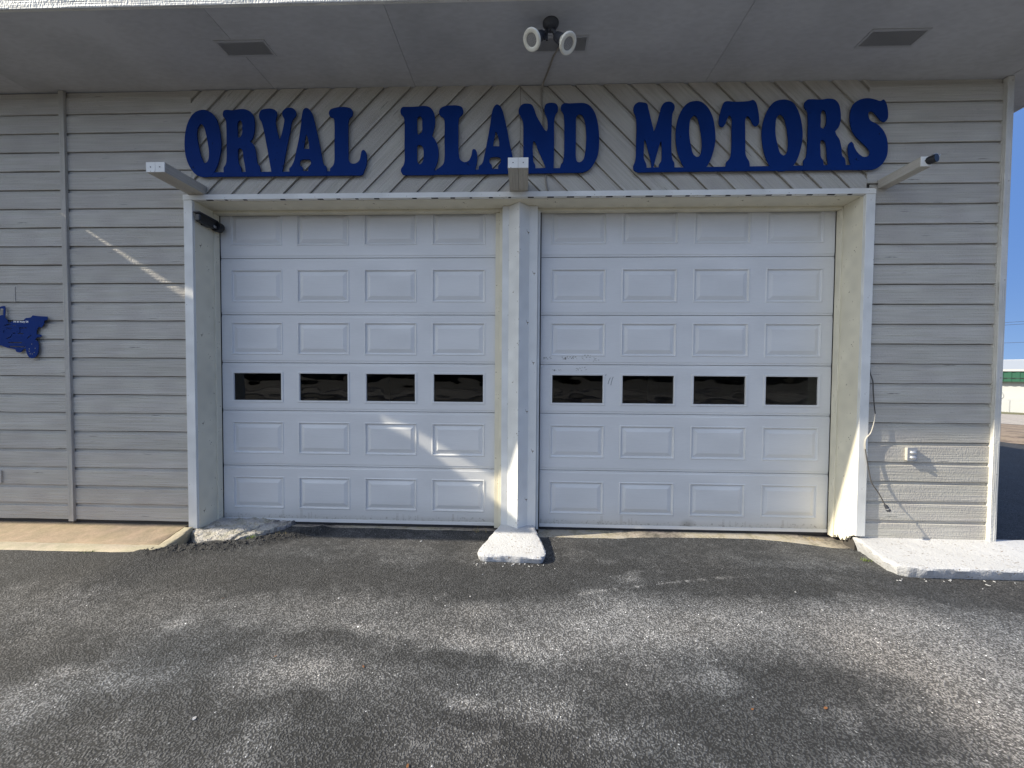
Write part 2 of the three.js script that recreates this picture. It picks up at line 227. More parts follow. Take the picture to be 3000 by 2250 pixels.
const OUTLINES = {
  ORVAL: {
    'O': [
      '-2815,3703 -2889,3678 -2941,3611 -2971,3517 -2981,3410 -2971,3307 -2937,3216 -2884,3151 -2822,3129 -2750,3137 -2704,3197 -2671,3286 -2654,3406 -2664,3517 -2693,3620 -2741,3680',
      '-2832,3583 -2862,3545 -2868,3477 -2853,3383 -2832,3297 -2800,3247 -2773,3270 -2764,3339 -2774,3424 -2793,3519 -2810,3566',
    ],
    'R': [
      '-2633,3138! -2634,3170 -2635,3204 -2616,3234 -2608,3277 -2606,3397 -2605,3516 -2609,3601 -2617,3623 -2633,3644 -2635,3670 -2624,3693 -2594,3699 -2554,3694 -2519,3698 -2474,3703 -2430,3699 -2386,3674 -2360,3631 -2354,3563 -2361,3495 -2375,3453 -2395,3428! -2367,3398 -2350,3350 -2342,3291 -2333,3239 -2316,3218 -2310,3179 -2310,3136!',
      '-2487,3371 -2465,3352 -2457,3292 -2445,3223 -2437,3168! -2477,3166! -2481,3207 -2498,3233 -2505,3267 -2507,3327 -2503,3361',
      '-2484,3610 -2467,3591 -2463,3539 -2468,3488 -2486,3463 -2506,3462! -2507,3515 -2504,3591',
    ],
    'V': [
      '-2212,3135! -2212,3165 -2227,3255 -2243,3349 -2260,3443 -2277,3528 -2294,3592 -2311,3618 -2315,3652 -2297,3690 -2253,3702 -2200,3701 -2165,3683 -2156,3649 -2165,3620 -2170,3586 -2158,3518 -2136,3437! -2118,3483 -2103,3543 -2093,3610 -2108,3640 -2108,3674 -2085,3699 -2050,3708 -2011,3698 -1989,3668 -1991,3638 -2011,3617 -2026,3592 -2039,3525 -2057,3440 -2080,3338 -2103,3219 -2117,3164! -2117,3134!',
    ],
    'A': [
      '-2053,3134! -2052,3168 -2052,3193 -2033,3214 -2010,3261 -1987,3354 -1964,3456 -1946,3574 -1938,3642 -1923,3692 -1899,3704 -1870,3687 -1847,3649 -1832,3598 -1810,3504 -1793,3428 -1776,3343 -1759,3249 -1747,3219 -1729,3207 -1725,3168 -1725,3130!',
      '-1901,3477 -1912,3438 -1924,3358! -1877,3357! -1877,3387 -1887,3446',
      '-1948,3264 -1913,3270 -1874,3266 -1861,3246 -1865,3221 -1883,3196 -1886,3168! -1933,3169! -1937,3200 -1958,3218 -1960,3243',
    ],
    'L': [
      '-1696,3130! -1696,3168 -1694,3189 -1672,3210 -1659,3240 -1656,3384 -1655,3569 -1663,3612 -1691,3625 -1703,3655 -1691,3684 -1647,3700 -1595,3706 -1543,3702 -1508,3689 -1495,3660 -1501,3630 -1521,3614 -1532,3584 -1535,3466 -1534,3314 -1532,3255 -1510,3231 -1475,3229 -1440,3254 -1427,3304 -1418,3334 -1401,3342 -1383,3325 -1375,3278 -1379,3211 -1397,3169 -1410,3135 -1432,3127!',
    ],
    '_': [
      '-2821,3169! -1432,3165! -1436,3127! -2820,3130!',
    ],
  },
  BLAND: {
    'B': [
      '-1040,3124! -1063,3131 -1080,3158 -1077,3181 -1058,3208 -1049,3239 -1049,3384 -1049,3574 -1058,3615 -1079,3638 -1083,3670 -1067,3695 -1035,3698 -979,3697 -923,3700 -868,3702 -831,3690 -799,3651 -785,3579 -792,3516 -812,3452! -785,3417 -764,3372 -755,3308 -761,3245 -780,3191 -794,3164! -798,3123!',
      '-922,3617 -937,3604 -940,3555 -937,3482 -930,3461! -900,3486 -896,3536 -900,3599 -910,3615',
      '-923,3378 -937,3369 -939,3311 -937,3238 -919,3214 -896,3233 -885,3274 -886,3337 -900,3369',
    ],
    'L': [
      '-775,3126! -775,3164 -747,3186 -720,3208 -706,3253 -706,3416 -706,3569 -716,3601 -739,3616 -753,3642 -743,3677 -707,3697 -656,3703 -601,3702 -559,3688 -546,3656 -555,3625 -578,3603 -585,3576 -586,3450 -584,3306 -572,3252 -535,3229 -498,3242 -475,3287 -466,3331 -453,3338 -434,3322 -425,3268 -429,3214 -441,3169 -441,3125!',
    ],
    'A': [
      '-415,3125! -415,3166 -411,3191 -383,3218 -365,3285 -343,3393 -320,3518 -307,3616 -289,3679 -262,3705 -235,3691 -212,3651 -193,3579 -174,3498 -151,3381 -132,3300 -118,3237 -95,3183 -90,3169 -90,3127!',
      '-270,3477 -277,3446 -292,3358! -239,3357! -242,3400 -259,3463',
      '-310,3265 -273,3269 -232,3264 -223,3243 -230,3216 -246,3194 -248,3168! -299,3169! -303,3199 -321,3222 -321,3250',
    ],
    'N': [
      '-58,3127! -58,3172 -49,3200 -38,3245 -37,3406 -38,3523 -43,3567 -61,3603 -78,3639 -71,3675 -44,3703 2,3707 34,3696 52,3664 75,3601 112,3538 139,3493 158,3477 167,3502 161,3582 143,3627 138,3663 151,3700 192,3711 233,3704 251,3678 251,3643 233,3612 222,3563 223,3438 223,3313 222,3172 223,3128!',
      '51,3396 45,3369 46,3280 51,3226 65,3199 68,3170! 153,3173! 133,3225 87,3324 63,3387',
    ],
    'D': [
      '274,3129! 274,3171 283,3201 298,3223 306,3277 307,3437 304,3580 296,3624 278,3651 278,3682 300,3703 354,3703 426,3705 471,3703 516,3683 557,3629 581,3558 595,3469 599,3362 589,3273 562,3211 523,3158 469,3132 415,3129!',
      '432,3613 409,3596 404,3534 405,3400 407,3257 418,3222 441,3217 468,3239 485,3310 491,3399 487,3497 473,3568 454,3604',
    ],
    '_': [
      '-1035,3162! 414,3171! 410,3129! -1033,3125!',
    ],
  },
  MOTORS: {
    'M': [
      '925,3126! 892,3144 885,3178 898,3213 905,3252 906,3378 907,3503 900,3583 883,3623 882,3668 910,3699 956,3701 990,3689 1002,3649 1023,3570 1051,3461! 1073,3523 1094,3603 1116,3676 1144,3700 1184,3701 1213,3680 1218,3646 1202,3606 1198,3567 1196,3442 1199,3283 1209,3226 1223,3203 1224,3163 1225,3128!',
      '975,3394 971,3331 972,3240 992,3194 997,3163! 1036,3165! 1029,3217 1002,3320 984,3383',
      '1111,3379 1099,3353 1072,3250 1058,3193 1052,3166! 1096,3166! 1099,3193 1116,3221 1119,3284 1116,3352',
    ],
    'O': [
      '1394,3705 1326,3689 1270,3622 1238,3521 1230,3430 1242,3316 1266,3237 1307,3162 1353,3131 1416,3128 1461,3137 1506,3194 1538,3279 1556,3380 1551,3471 1530,3573 1487,3653 1439,3695',
      '1379,3587 1351,3559 1341,3497 1342,3429 1358,3338 1379,3269 1411,3248 1436,3268 1446,3325 1442,3405 1426,3495 1404,3569',
    ],
    'T': [
      '1643,3130! 1644,3175 1650,3203 1675,3231 1685,3265 1689,3367 1686,3480 1685,3559 1667,3582 1651,3560 1635,3515 1613,3490 1590,3499 1580,3533 1586,3583 1604,3651 1620,3690 1642,3698 1698,3694 1766,3693 1822,3697 1855,3705 1878,3685 1897,3623 1907,3556 1905,3511 1883,3492 1860,3506 1837,3551 1814,3574 1797,3557 1797,3456 1800,3343 1804,3264 1816,3235 1833,3207 1840,3167 1841,3132!',
    ],
    'O2': [
      '2096,3704 2029,3688 1980,3633 1949,3555 1931,3454 1940,3341 1967,3239 2009,3159 2060,3127 2116,3124 2166,3141 2215,3202 2246,3292 2261,3404 2251,3505 2227,3595 2186,3669 2141,3697',
      '2076,3584 2049,3559 2040,3486 2045,3407 2064,3328 2084,3271 2111,3251 2135,3271 2146,3327 2142,3406 2127,3496 2103,3564',
    ],
    'R': [
      '2272,3129! 2273,3173 2273,3207 2292,3235 2299,3291 2302,3404 2301,3527 2293,3605 2272,3634 2269,3673 2291,3698 2335,3702 2402,3698 2457,3705 2507,3697 2541,3663 2559,3595 2561,3523 2546,3473 2520,3440! 2531,3411 2555,3377 2573,3310 2583,3243 2603,3220 2613,3169 2614,3128!',
      '2420,3614 2404,3592 2403,3525 2404,3475 2425,3466 2443,3491 2448,3547 2440,3597',
      '2418,3374 2405,3357 2407,3290 2412,3234 2430,3205 2435,3168! 2472,3170! 2463,3222 2455,3300 2442,3357',
    ],
    'S': [
      '2670,3126! 2655,3163 2637,3219 2627,3287 2631,3332 2649,3354 2666,3342 2678,3309 2713,3258 2758,3231 2796,3245 2801,3273 2778,3307 2732,3353 2687,3398 2652,3454 2637,3522 2639,3600 2662,3660 2711,3693 2776,3703 2832,3691 2870,3679 2898,3690 2921,3656 2936,3584 2933,3534 2909,3510 2881,3523 2852,3557 2813,3595 2785,3592 2781,3553 2804,3519 2849,3496 2900,3445 2931,3383 2943,3294 2934,3227 2892,3160 2838,3130 2783,3126!',
    ],
    '_': [
      '924,3163! 2666,3169! 2673,3127! 927,3128!',
    ],
  },
  CAR: {
    'body': [
      '-4671,2010 -4667,1994 -4673,1911! -4650,1882! -4641,1862 -4599,1878! -4506,1880! -4478,1904 -4445,1909 -4427,1915 -4415,1929! -4357,1923 -4293,1920 -4275,1919! -4276,1889! -4308,1883! -4309,1859 -4323,1832 -4337,1818 -4351,1828 -4365,1819 -4377,1797 -4382,1770 -4380,1759! -4348,1757 -4332,1746 -4344,1738 -4372,1735! -4388,1724 -4396,1709! -4375,1700 -4364,1656 -4366,1625 -4376,1585 -4395,1559 -4423,1546 -4451,1550 -4473,1576 -4484,1611 -4486,1631! -4504,1629 -4516,1616 -4533,1600 -4552,1597 -4575,1604 -4586,1624! -4625,1633 -4671,1642 -4717,1659! -4894,1658! -4900,1636 -4914,1594 -4944,1561 -4981,1547 -5018,1560 -5045,1593 -5051,1635 -5038,1675! -5051,1698 -5041,1711! -5035,1768! -5019,1813 -5008,1875! -4849,1893! -4760,1915! -4734,1990! -4715,2006 -4692,2012',
      '-4716,1990! -4686,1990! -4690,1933! -4727,1928!',
      '-4683,1840! -4641,1853! -4611,1851! -4655,1840! -4681,1836!',
      '-4668,1819! -4610,1812! -4611,1809! -4668,1815!',
      '-4687,1796! -4682,1796! -4686,1772! -4691,1772!',
      '-4604,1842! -4570,1832! -4571,1829! -4604,1839!',
      '-4606,1774! -4579,1772! -4574,1769! -4604,1766!',
      '-4666,1725! -4645,1729! -4621,1742! -4611,1761! -4608,1760! -4618,1739! -4643,1723! -4665,1720!',
      '-4545,1820! -4467,1819! -4468,1815! -4501,1814! -4507,1806! -4509,1814! -4531,1814! -4533,1772! -4503,1768! -4505,1763! -4560,1765! -4558,1769! -4539,1772! -4537,1814! -4545,1816!',
      '-4471,1724! -4455,1742! -4430,1754! -4426,1751! -4448,1737! -4466,1720!',
      '-4651,1689! -4519,1689! -4519,1683! -4646,1682!',
      '-4640,1652! -4490,1651! -4490,1645! -4638,1645!',
      '-5014,1689! -4911,1689! -4912,1683! -5014,1682!',
      '-4990,1848! -4864,1857! -4864,1852! -4990,1843!',
    ],
    'wheel holes': [
      '-4402,1636 -4398,1639 -4389,1636 -4396,1630',
      '-4413,1601 -4407,1603 -4401,1598 -4408,1593',
      '-4432,1586 -4425,1590 -4417,1585 -4424,1579',
      '-4450,1587 -4444,1590 -4439,1586 -4445,1582',
      '-4459,1609 -4453,1612 -4447,1608 -4453,1604',
      '-4434,1673 -4428,1676 -4423,1672 -4428,1667',
      '-4458,1631 -4452,1634 -4447,1629 -4453,1625',
    ],
  },
};
const WORN = [
  { x: -1.06, z: 1.60, rx: 0.32, rz: 0.10, v: 0.7 },
  { x: -1.08, z: 1.91, rx: 0.08, rz: 0.16, v: 0.32 },
  { x: -2.14, z: 1.83, rx: 0.13, rz: 0.10, v: 0.5 },
  { x: -1.92, z: 1.25, rx: 0.09, rz: 0.04, v: 0.6 },
  { x: -0.93, z: 1.29, rx: 0.08, rz: 0.04, v: 0.6 },
  { x: -0.23, z: 1.05, rx: 0.21, rz: 0.09, v: 0.6 },
  { x: -0.47, z: 1.27, rx: 0.38, rz: 0.09, v: 0.4 },
  { x: -0.20, z: 1.38, rx: 0.27, rz: 0.08, v: 0.5 },
  { x: -0.29, z: 1.74, rx: 0.09, rz: 0.04, v: 0.6 },
  { x: -0.18, z: 1.89, rx: 0.12, rz: 0.03, v: 0.4 },
  { x: 0.75, z: 0.61, rx: 0.11, rz: 0.07, v: 0.55 },
  { x: 0.54, z: 1.00, rx: 0.38, rz: 0.22, v: 0.4 },
  { x: 0.45, z: 1.24, rx: 0.57, rz: 0.15, v: 0.55 },
  { x: 1.21, z: 1.11, rx: 0.50, rz: 0.18, v: 0.5 },
  { x: 2.29, z: 1.25, rx: 0.48, rz: 0.62, v: 0.6 },
  { x: 2.09, z: 1.63, rx: 0.30, rz: 0.47, v: 0.65 },
  { x: 0.91, z: 1.59, rx: 0.14, rz: 0.07, v: 0.45 },
  { x: 1.34, z: 1.76, rx: 0.13, rz: 0.08, v: 0.4 },
  { x: 0.06, z: 1.43, rx: 0.26, rz: 0.12, v: 0.3 },
  { x: 0.05, z: 1.74, rx: 0.30, rz: 0.11, v: 0.4 },
  { x: 0.49, z: 1.87, rx: 0.22, rz: 0.09, v: 0.25 },
  { x: -1.85, z: 1.69, rx: 0.14, rz: 0.04, v: 0.35 },
  { x: -2.16, z: 1.66, rx: 0.10, rz: 0.04, v: 0.5 },
  { x: -1.55, z: 1.92, rx: 0.22, rz: 0.08, v: 0.2 },
  { x: -2.59, z: 1.21, rx: 0.60, rz: 0.19, v: 0.3 },
  { x: -1.31, z: 1.12, rx: 0.62, rz: 0.15, v: 0.25 },
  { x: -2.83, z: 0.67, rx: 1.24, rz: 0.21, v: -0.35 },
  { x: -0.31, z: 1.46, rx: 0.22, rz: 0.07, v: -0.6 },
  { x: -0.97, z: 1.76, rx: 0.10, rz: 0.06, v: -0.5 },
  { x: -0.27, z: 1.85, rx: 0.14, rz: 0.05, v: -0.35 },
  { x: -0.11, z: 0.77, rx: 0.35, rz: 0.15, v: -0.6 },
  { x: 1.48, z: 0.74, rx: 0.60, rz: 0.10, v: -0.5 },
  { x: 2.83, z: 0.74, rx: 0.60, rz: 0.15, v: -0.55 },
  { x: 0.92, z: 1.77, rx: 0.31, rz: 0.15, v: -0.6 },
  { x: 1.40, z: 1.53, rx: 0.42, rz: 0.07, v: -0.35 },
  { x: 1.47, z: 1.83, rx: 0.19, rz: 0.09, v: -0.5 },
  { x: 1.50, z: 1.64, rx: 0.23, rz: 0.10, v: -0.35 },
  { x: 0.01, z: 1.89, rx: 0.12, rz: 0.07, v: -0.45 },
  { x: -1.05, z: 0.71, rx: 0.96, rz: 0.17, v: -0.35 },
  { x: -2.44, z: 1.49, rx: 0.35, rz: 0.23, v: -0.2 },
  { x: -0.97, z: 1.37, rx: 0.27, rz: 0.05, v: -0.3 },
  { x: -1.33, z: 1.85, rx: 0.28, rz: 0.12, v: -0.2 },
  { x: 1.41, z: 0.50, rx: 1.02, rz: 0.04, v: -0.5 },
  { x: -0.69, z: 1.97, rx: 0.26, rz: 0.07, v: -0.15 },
];

// ---------------------------------------------------------------- the building
const building = group('garage_building');
tag(building, 'taupe board-sided garage building with chevron boards over two white doors', 'building');
const EX = 0.1655;                                    // exposure of one siding board
const XL = -2.9276, XR = 2.7886, YH = 2.933;          // the door opening
const CX = -0.0635;                                   // where the chevrons meet
const soffitY = (x) => 3.884 - 0.0045 * x;

function sidingBoard(x0, x1, y, parent, ymax = 9, ymin = -9) {   // channel siding: a face and, above it, a recessed channel under the next board
  const prof = [[0, -0.018], [0.0005, -0.003], [0.003, 0], [0.136, 0.0006], [0.1385, -0.003], [0.140, -0.0135], [0.1618, -0.0140], [0.1618, -0.018]].filter((p) => y + p[0] <= ymax).map(([a, b], i) => [Math.max(a, ymin - y + i * 0.0004), b]);
  if (prof.length < 8) prof.push([ymax - y, prof[prof.length - 1][1]], [ymax - y, -0.018]);
  const n = Math.max(2, Math.ceil((x1 - x0) / 0.11)), pos = [], uv = [], idx = [], du = R() * 9, dv = R() * 9, z = (R() - 0.5) * 0.0024, tilt = (R() - 0.5) * 0.0024, ph = R() * 100;
  let len = [0]; for (let k = 1; k < prof.length; k++) len.push(len[k - 1] + Math.hypot(prof[k][0] - prof[k - 1][0], prof[k][1] - prof[k - 1][1]));
  for (let i = 0; i <= n; i++) {
    const x = mix(x0, x1, i / n), w = (noise2(x * 3.1 + ph, ph) - 0.5) * 0.0042 + (noise2(x * 11 + ph, ph + 7) - 0.5) * 0.0024, b = (noise2(x * 1.3 + ph, ph + 31) - 0.5) * 0.003;
    prof.forEach((p, k) => { pos.push(x, y + p[0] + (k < 3 ? w : w * 0.3) + tilt * (i / n - 0.5), p[1] + (k > 0 && k < 5 ? z + b : 0)); uv.push(x + du, len[k] + dv); });
  }
  const m = prof.length;
  for (let i = 0; i < n; i++) for (let k = 0; k < m - 1; k++) { const a = i * m + k, b = a + m; idx.push(a, b, b + 1, a, b + 1, a + 1); }
  for (let k = 1; k < m - 1; k++) { idx.push(0, k, k + 1); const e = n * m; idx.push(e, e + k + 1, e + k); }
  const g = new THREE.BufferGeometry(); g.setAttribute('position', new THREE.Float32BufferAttribute(pos, 3)); g.setAttribute('uv', new THREE.Float32BufferAttribute(uv, 2)); g.setIndex(idx);
  const t = g.toNonIndexed(); t.computeVertexNormals();
  return mesh('siding_board', t, sidingM[Math.floor(R() * 5)], parent);
}
const leftWall = group('siding_wall', building), rightWall = group('siding_wall', building), gable = group('chevron_panel', building);
for (let k = -23; k <= 1; k++) {
  const y = 3.7073 + (k - 0) * EX - (k > 0 ? 0 : 0); if (y < 0.06) { if (y > -0.1) { /* bottom course is cut at the slab */ } }
  const yb = y; if (yb + 0.06 > soffitY(-3.5) || yb < 0.02) continue;
  const inner = yb > 2.95 ? -2.947 : -2.985;
  const cuts = { '-10': [-4.60], '-4': [-5.3], '-17': [-5.1] }[k] || [];
  let a = -9; for (const c of [...cuts, -4.108]) { sidingBoard(a, c - 0.001, yb, leftWall, soffitY(-3.5) - 0.036, 0.084); a = c + 0.001; }
  sidingBoard(-4.106, inner, yb, leftWall, soffitY(-3.5) - 0.036, 0.084);
}
for (let k = -9; k <= 15; k++) {
  const y = 1.5417 + k * EX; if (y < 0.02 || y + 0.07 > soffitY(3.3)) continue;
  sidingBoard(y > 2.93 ? 2.812 : 2.845, 3.872, y, rightWall, soffitY(3.3) - 0.045);
}
mesh('frieze', box(-9, -2.947, 3.85, 3.895, -0.0175, -0.013), sidingM[1], leftWall); mesh('frieze', box(2.812, 3.868, 3.81, 3.87, -0.0175, -0.013), sidingM[1], rightWall);
function clipRect(poly, x0, x1, y0, y1) {
  for (const [ax, lim, sg] of [[0, x0, 1], [0, x1, -1], [1, y0, 1], [1, y1, -1]]) {
    const out = [];
    poly.forEach((p, i) => { const q = poly[(i + 1) % poly.length], dp = sg * (p[ax] - lim), dq = sg * (q[ax] - lim); if (dp >= 0) out.push(p); if ((dp >= 0) !== (dq >= 0)) { const t = dp / (dp - dq); out.push([mix(p[0], q[0], t), mix(p[1], q[1], t)]); } });
    poly = out; if (poly.length < 3) return null;
  }
  return poly;
}
function diagonalBoard(side, v) {
  const s = Math.SQRT1_2, d = [s, -side * s], n = [side * s, s], y1 = soffitY(side < 0 ? -1.5 : 1.4) - 0.002;
  const rect = side < 0 ? [-2.945, CX - 0.0015, 2.982, y1] : [CX + 0.0015, 2.81, 2.982, y1], du = R() * 9, dv = R() * 9, dz = (R() - 0.5) * 0.003, gs = [];
  const w = (R() - 0.5) * 0.004;
  for (const [a, b, z] of [[w, 0.137, dz], [0.137, 0.1618, -0.0145]]) {
    const quad = [[-6, a], [6, a], [6, b], [-6, b]].map(([t, q]) => [d[0] * t + n[0] * (v + q), d[1] * t + n[1] * (v + q)]);
    let c = clipRect(quad, ...rect); if (!c) continue;
    if (THREE.ShapeUtils.area(c.map((p) => new THREE.Vector2(...p))) < 0) c = c.reverse();
    const g = prism(c, -0.018, z), p = g.attributes.position, uv = g.attributes.uv;
    for (let i = 0; i < p.count; i++) { const X = p.getX(i), Y = p.getY(i); uv.setXY(i, X * d[0] + Y * d[1] + du, X * n[0] + Y * n[1] + dv + p.getZ(i)); }
    gs.push(g);
  }
  if (gs.length) mesh('diagonal_board', merge(gs), sidingM[Math.floor(R() * 5)], gable);
}
for (let k = -14; k <= 26; k++) { diagonalBoard(-1, 2.797 + k * EX); diagonalBoard(1, 2.198 + k * EX); }

// dark sheathing behind the boards, side and rear walls, floor of the garage
{
  const s = new THREE.Shape([[-12, -0.3], [3.9, -0.3], [3.9, 3.98], [-12, 3.98]].map((p) => new THREE.Vector2(...p)));
  s.holes.push(new THREE.Path([[XL - 0.03, -0.28], [XL - 0.03, YH + 0.03], [XR + 0.03, YH + 0.03], [XR + 0.03, -0.28]].map((p) => new THREE.Vector2(...p))));
  const g = new THREE.ExtrudeGeometry(s, { depth: 0.12, bevelEnabled: false }); g.translate(0, 0, -0.141);
  mesh('sheathing', metric(g), M.core, building);
  mesh('side_wall', box(3.78, 3.9, -0.3, 3.98, -9, -0.142), sidingM[0], building);
  mesh('side_wall', box(-12, -11.88, -0.3, 3.98, -9, -0.142), sidingM[0], building);
  mesh('rear_wall', box(-11.87, 3.77, -0.3, 3.98, -9, -8.88), M.interior, building);
  mesh('inner_wall', box(-11.87, -3.3, -0.1, 3.9, -6.1, -6), M.interior, building);
  mesh('garage_floor', box(-11.87, 3.77, -0.12, -0.012, -8.87, -0.30), M.interior, building);
}
// door surround: header, jambs, stops, flat trim
{
  const f = group('door_surround', building);
  mesh('header_board', box(-3.012, 2.868, 2.936, 2.982, -0.012, 0.026, 'x', 0.003), M.trim, f);
  mesh('head_jamb', box(XL - 0.02, XR + 0.02, YH, YH + 0.022, -0.232, -0.0125), M.cream, f);
  mesh('head_stop', box(XL, XR, YH - 0.022, YH - 0.0005, -0.266, -0.205, 'x', 0.003), M.cream, f);
  mesh('trim_board', box(-3.009, XL - 0.002, 0.03, 2.935, -0.012, 0.022, 'y', 0.003), M.trim, f);
  mesh('trim_board', box(XR + 0.002, 2.866, 0.085, 2.935, -0.012, 0.024, 'y', 0.003), M.trim, f);
  mesh('side_jamb', box(XL - 0.02, XL, 0.0, YH - 0.0005, -0.205, -0.003, 'y'), M.cream, f);
  { // its foot is rotted to a ragged edge
    const pts = [[0.003, YH - 0.0005], [0.205, YH - 0.0005], [0.205, 0.0], [0.19, 0.012], [0.175, -0.006], [0.165, 0.03], [0.15, 0.006], [0.13, -0.012], [0.112, 0.02], [0.10, 0.004], [0.085, 0.008], [0.07, 0.05], [0.055, 0.036], [0.04, 0.062], [0.02, 0.07], [0.003, 0.082]];
    const g = new THREE.ExtrudeGeometry(new THREE.Shape(pts.map((q) => new THREE.Vector2(...q))), { depth: 0.02, bevelEnabled: false }); g.rotateY(Math.PI / 2).translate(XR, 0, 0); mesh('side_jamb', metric(g, 'y'), M.cream, f);
  }
  mesh('jamb_stop', box(XL - 0.02, XL + 0.013, -0.02, YH - 0.023, -0.266, -0.2055, 'y', 0.003), M.cream, f);
  mesh('jamb_stop', box(XR - 0.013, XR + 0.02, -0.02, YH - 0.023, -0.266, -0.2055, 'y', 0.003), M.cream, f);
  // dark open joints under the header where the channels behind it run out
  const gaps = []; for (let x = -2.8; x < 2.7; x += 0.165) { const w = 0.02 + 0.045 * R(); if (R() > 0.2) gaps.push(box(x, x + w, 2.9315, 2.9352, 0.012, 0.0268)); }
  const o = mesh('open_joints', merge(gaps), M.gap, f); o.userData.kind = 'stuff';
  // the post between the doors: two flat boards, a square post set cornerwise, stops at its sides
  const p = group('centre_post', building);
  mesh('post_board', box(-0.219, -0.162, 0.035, YH - 0.001, -0.27, -0.145, 'y', 0.002), M.trim, p);
  mesh('post_board', box(0.022, 0.098, 0.035, YH - 0.001, -0.27, -0.147, 'y', 0.002), M.trim, p);
  const pr = new THREE.Shape([[-0.166, 0.15], [-0.066, 0.06], [0.026, 0.151], [-0.066, 0.24]].map((q) => new THREE.Vector2(...q)));
  const g = new THREE.ExtrudeGeometry(pr, { depth: YH - 0.04, bevelEnabled: false }); g.rotateX(-Math.PI / 2).translate(0, 0.038, 0);
  // shape y became -z: corner at z = -0.06
  mesh('corner_post', metric(g, 'y'), M.trim, p);
  mesh('post_stop', box(-0.246, -0.221, 0.0, YH - 0.023, -0.262, -0.20, 'y', 0.003), M.cream, p);
  mesh('post_stop', box(0.1005, 0.122, 0.0, YH - 0.023, -0.262, -0.19, 'y', 0.003), M.trim, p);
  mesh('post_seal', box(-0.287, -0.2475, -0.01, YH - 0.024, -0.27, -0.235, 'y', 0.002), M.cream, p);
  mesh('post_seal', box(0.1235, 0.134, -0.01, YH - 0.024, -0.27, -0.24, 'y'), M.rubber, p);
}
mesh('batten', box(-4.132, -4.083, 0.072, soffitY(-4.1) - 0.003, -0.004, 0.021, 'y', 0.003), sidingM[1], building);
{
  const c = mesh('corner_trim', box(3.870, 3.922, 0.045, soffitY(3.9) - 0.003, -0.10, 0.028, 'y', 0.004), M.cornerTrim, building);
}
// three bracket timbers over the doors
for (const [x0, x1, z1, seam] of [[-2.962, -2.813, 0.405, 1], [-0.147, 0.007, 0.405, 1], [2.895, 2.976, 0.36, 0]]) {
  const b = group('bracket_timber', building), xm = (x0 + x1) / 2;
  const top = seam ? 3.060 : 3.054, cols = seam ? [[x0, xm - 0.0008], [xm + 0.0008, x1]] : [[x0, x1]];
  for (const [a, c] of cols) { mesh('timber', box(a, c, 2.9835, top, 0.004, z1 - 0.006, 'z', 0.002), sidingM[3], b); mesh('end_cap', box(a, c, 2.9835, top, z1 - 0.0058, z1, 'x', 0.0015), M.trim, b); }
  for (const x of seam ? [mix(x0, x1, 0.25), mix(x0, x1, 0.75)] : [mix(x0, x1, 0.36)]) { const g = cyl(0.0038, 0.0038, 0.004, 12); g.rotateX(Math.PI / 2).translate(x, 3.022, z1); mesh('bolt_hole', g, M.gap, b); }
}
// roof: soffit boards, fascias and deck; the left wing's deeper eave lies beyond the frame and shades the left of the wall
{
  const roof = group('roof', building); roof.position.y = 3.884; roof.rotation.z = -0.0045;
  const seams = [-4.4, -2.2, -0.965, 1.475, 3.895];
  const front = 0.752;
  for (let i = 0; i < seams.length - 1; i++) mesh('soffit_panel', box(seams[i] + 0.0015, seams[i + 1] - 0.0015, 0, 0.014, i ? -0.13 : -0.13, front), M.soffit, roof);
  mesh('soffit_panel', box(3.9, 4.44, 0.001, 0.014, -9.5, front), M.soffit, roof);
  // slanting eave end and wing eave, unseen, their gap shaped for the sun streak
  const poly = (pts, y0, y1) => { const g = new THREE.ExtrudeGeometry(new THREE.Shape(pts.map((q) => new THREE.Vector2(q[0], -q[1]))), { depth: y1 - y0, bevelEnabled: false }); g.rotateX(-Math.PI / 2).translate(0, y0, 0); return metric(g); };
  mesh('soffit_panel', poly([[-4.4, -0.13], [-4.4, 0.752], [-4.83, 0.752], [-5.10, 0.655], [-5.24, 0.525], [-5.50, 0.455], [-5.66, 0.275], [-5.66, -0.13]], 0.0, 0.014), M.soffit, roof);
  mesh('unseen_wing_soffit', poly([[-5.662, -0.13], [-5.662, 0.31], [-5.61, 0.47], [-5.42, 0.54], [-5.44, 0.70], [-5.30, 1.045], [-12.4, 1.045], [-12.4, -0.13]], 0.0, 0.014), M.soffit, roof);
  mesh('fascia_board', box(-4.38, 4.464, -0.004, 0.20, front, front + 0.026, 'x', 0.004), M.fascia, roof);
  mesh('fascia_board', box(4.44, 4.464, -0.004, 0.20, -9.5, front - 0.001, 'z', 0.004), M.fascia, roof);
  mesh('roof_deck', box(-4.3, 4.44, 0.15, 0.19, -9.5, front - 0.001), M.roof, roof);
  mesh('roof_deck', box(-12.4, -4.301, 0.15, 0.19, -9.5, -0.14), M.roof, roof);
}

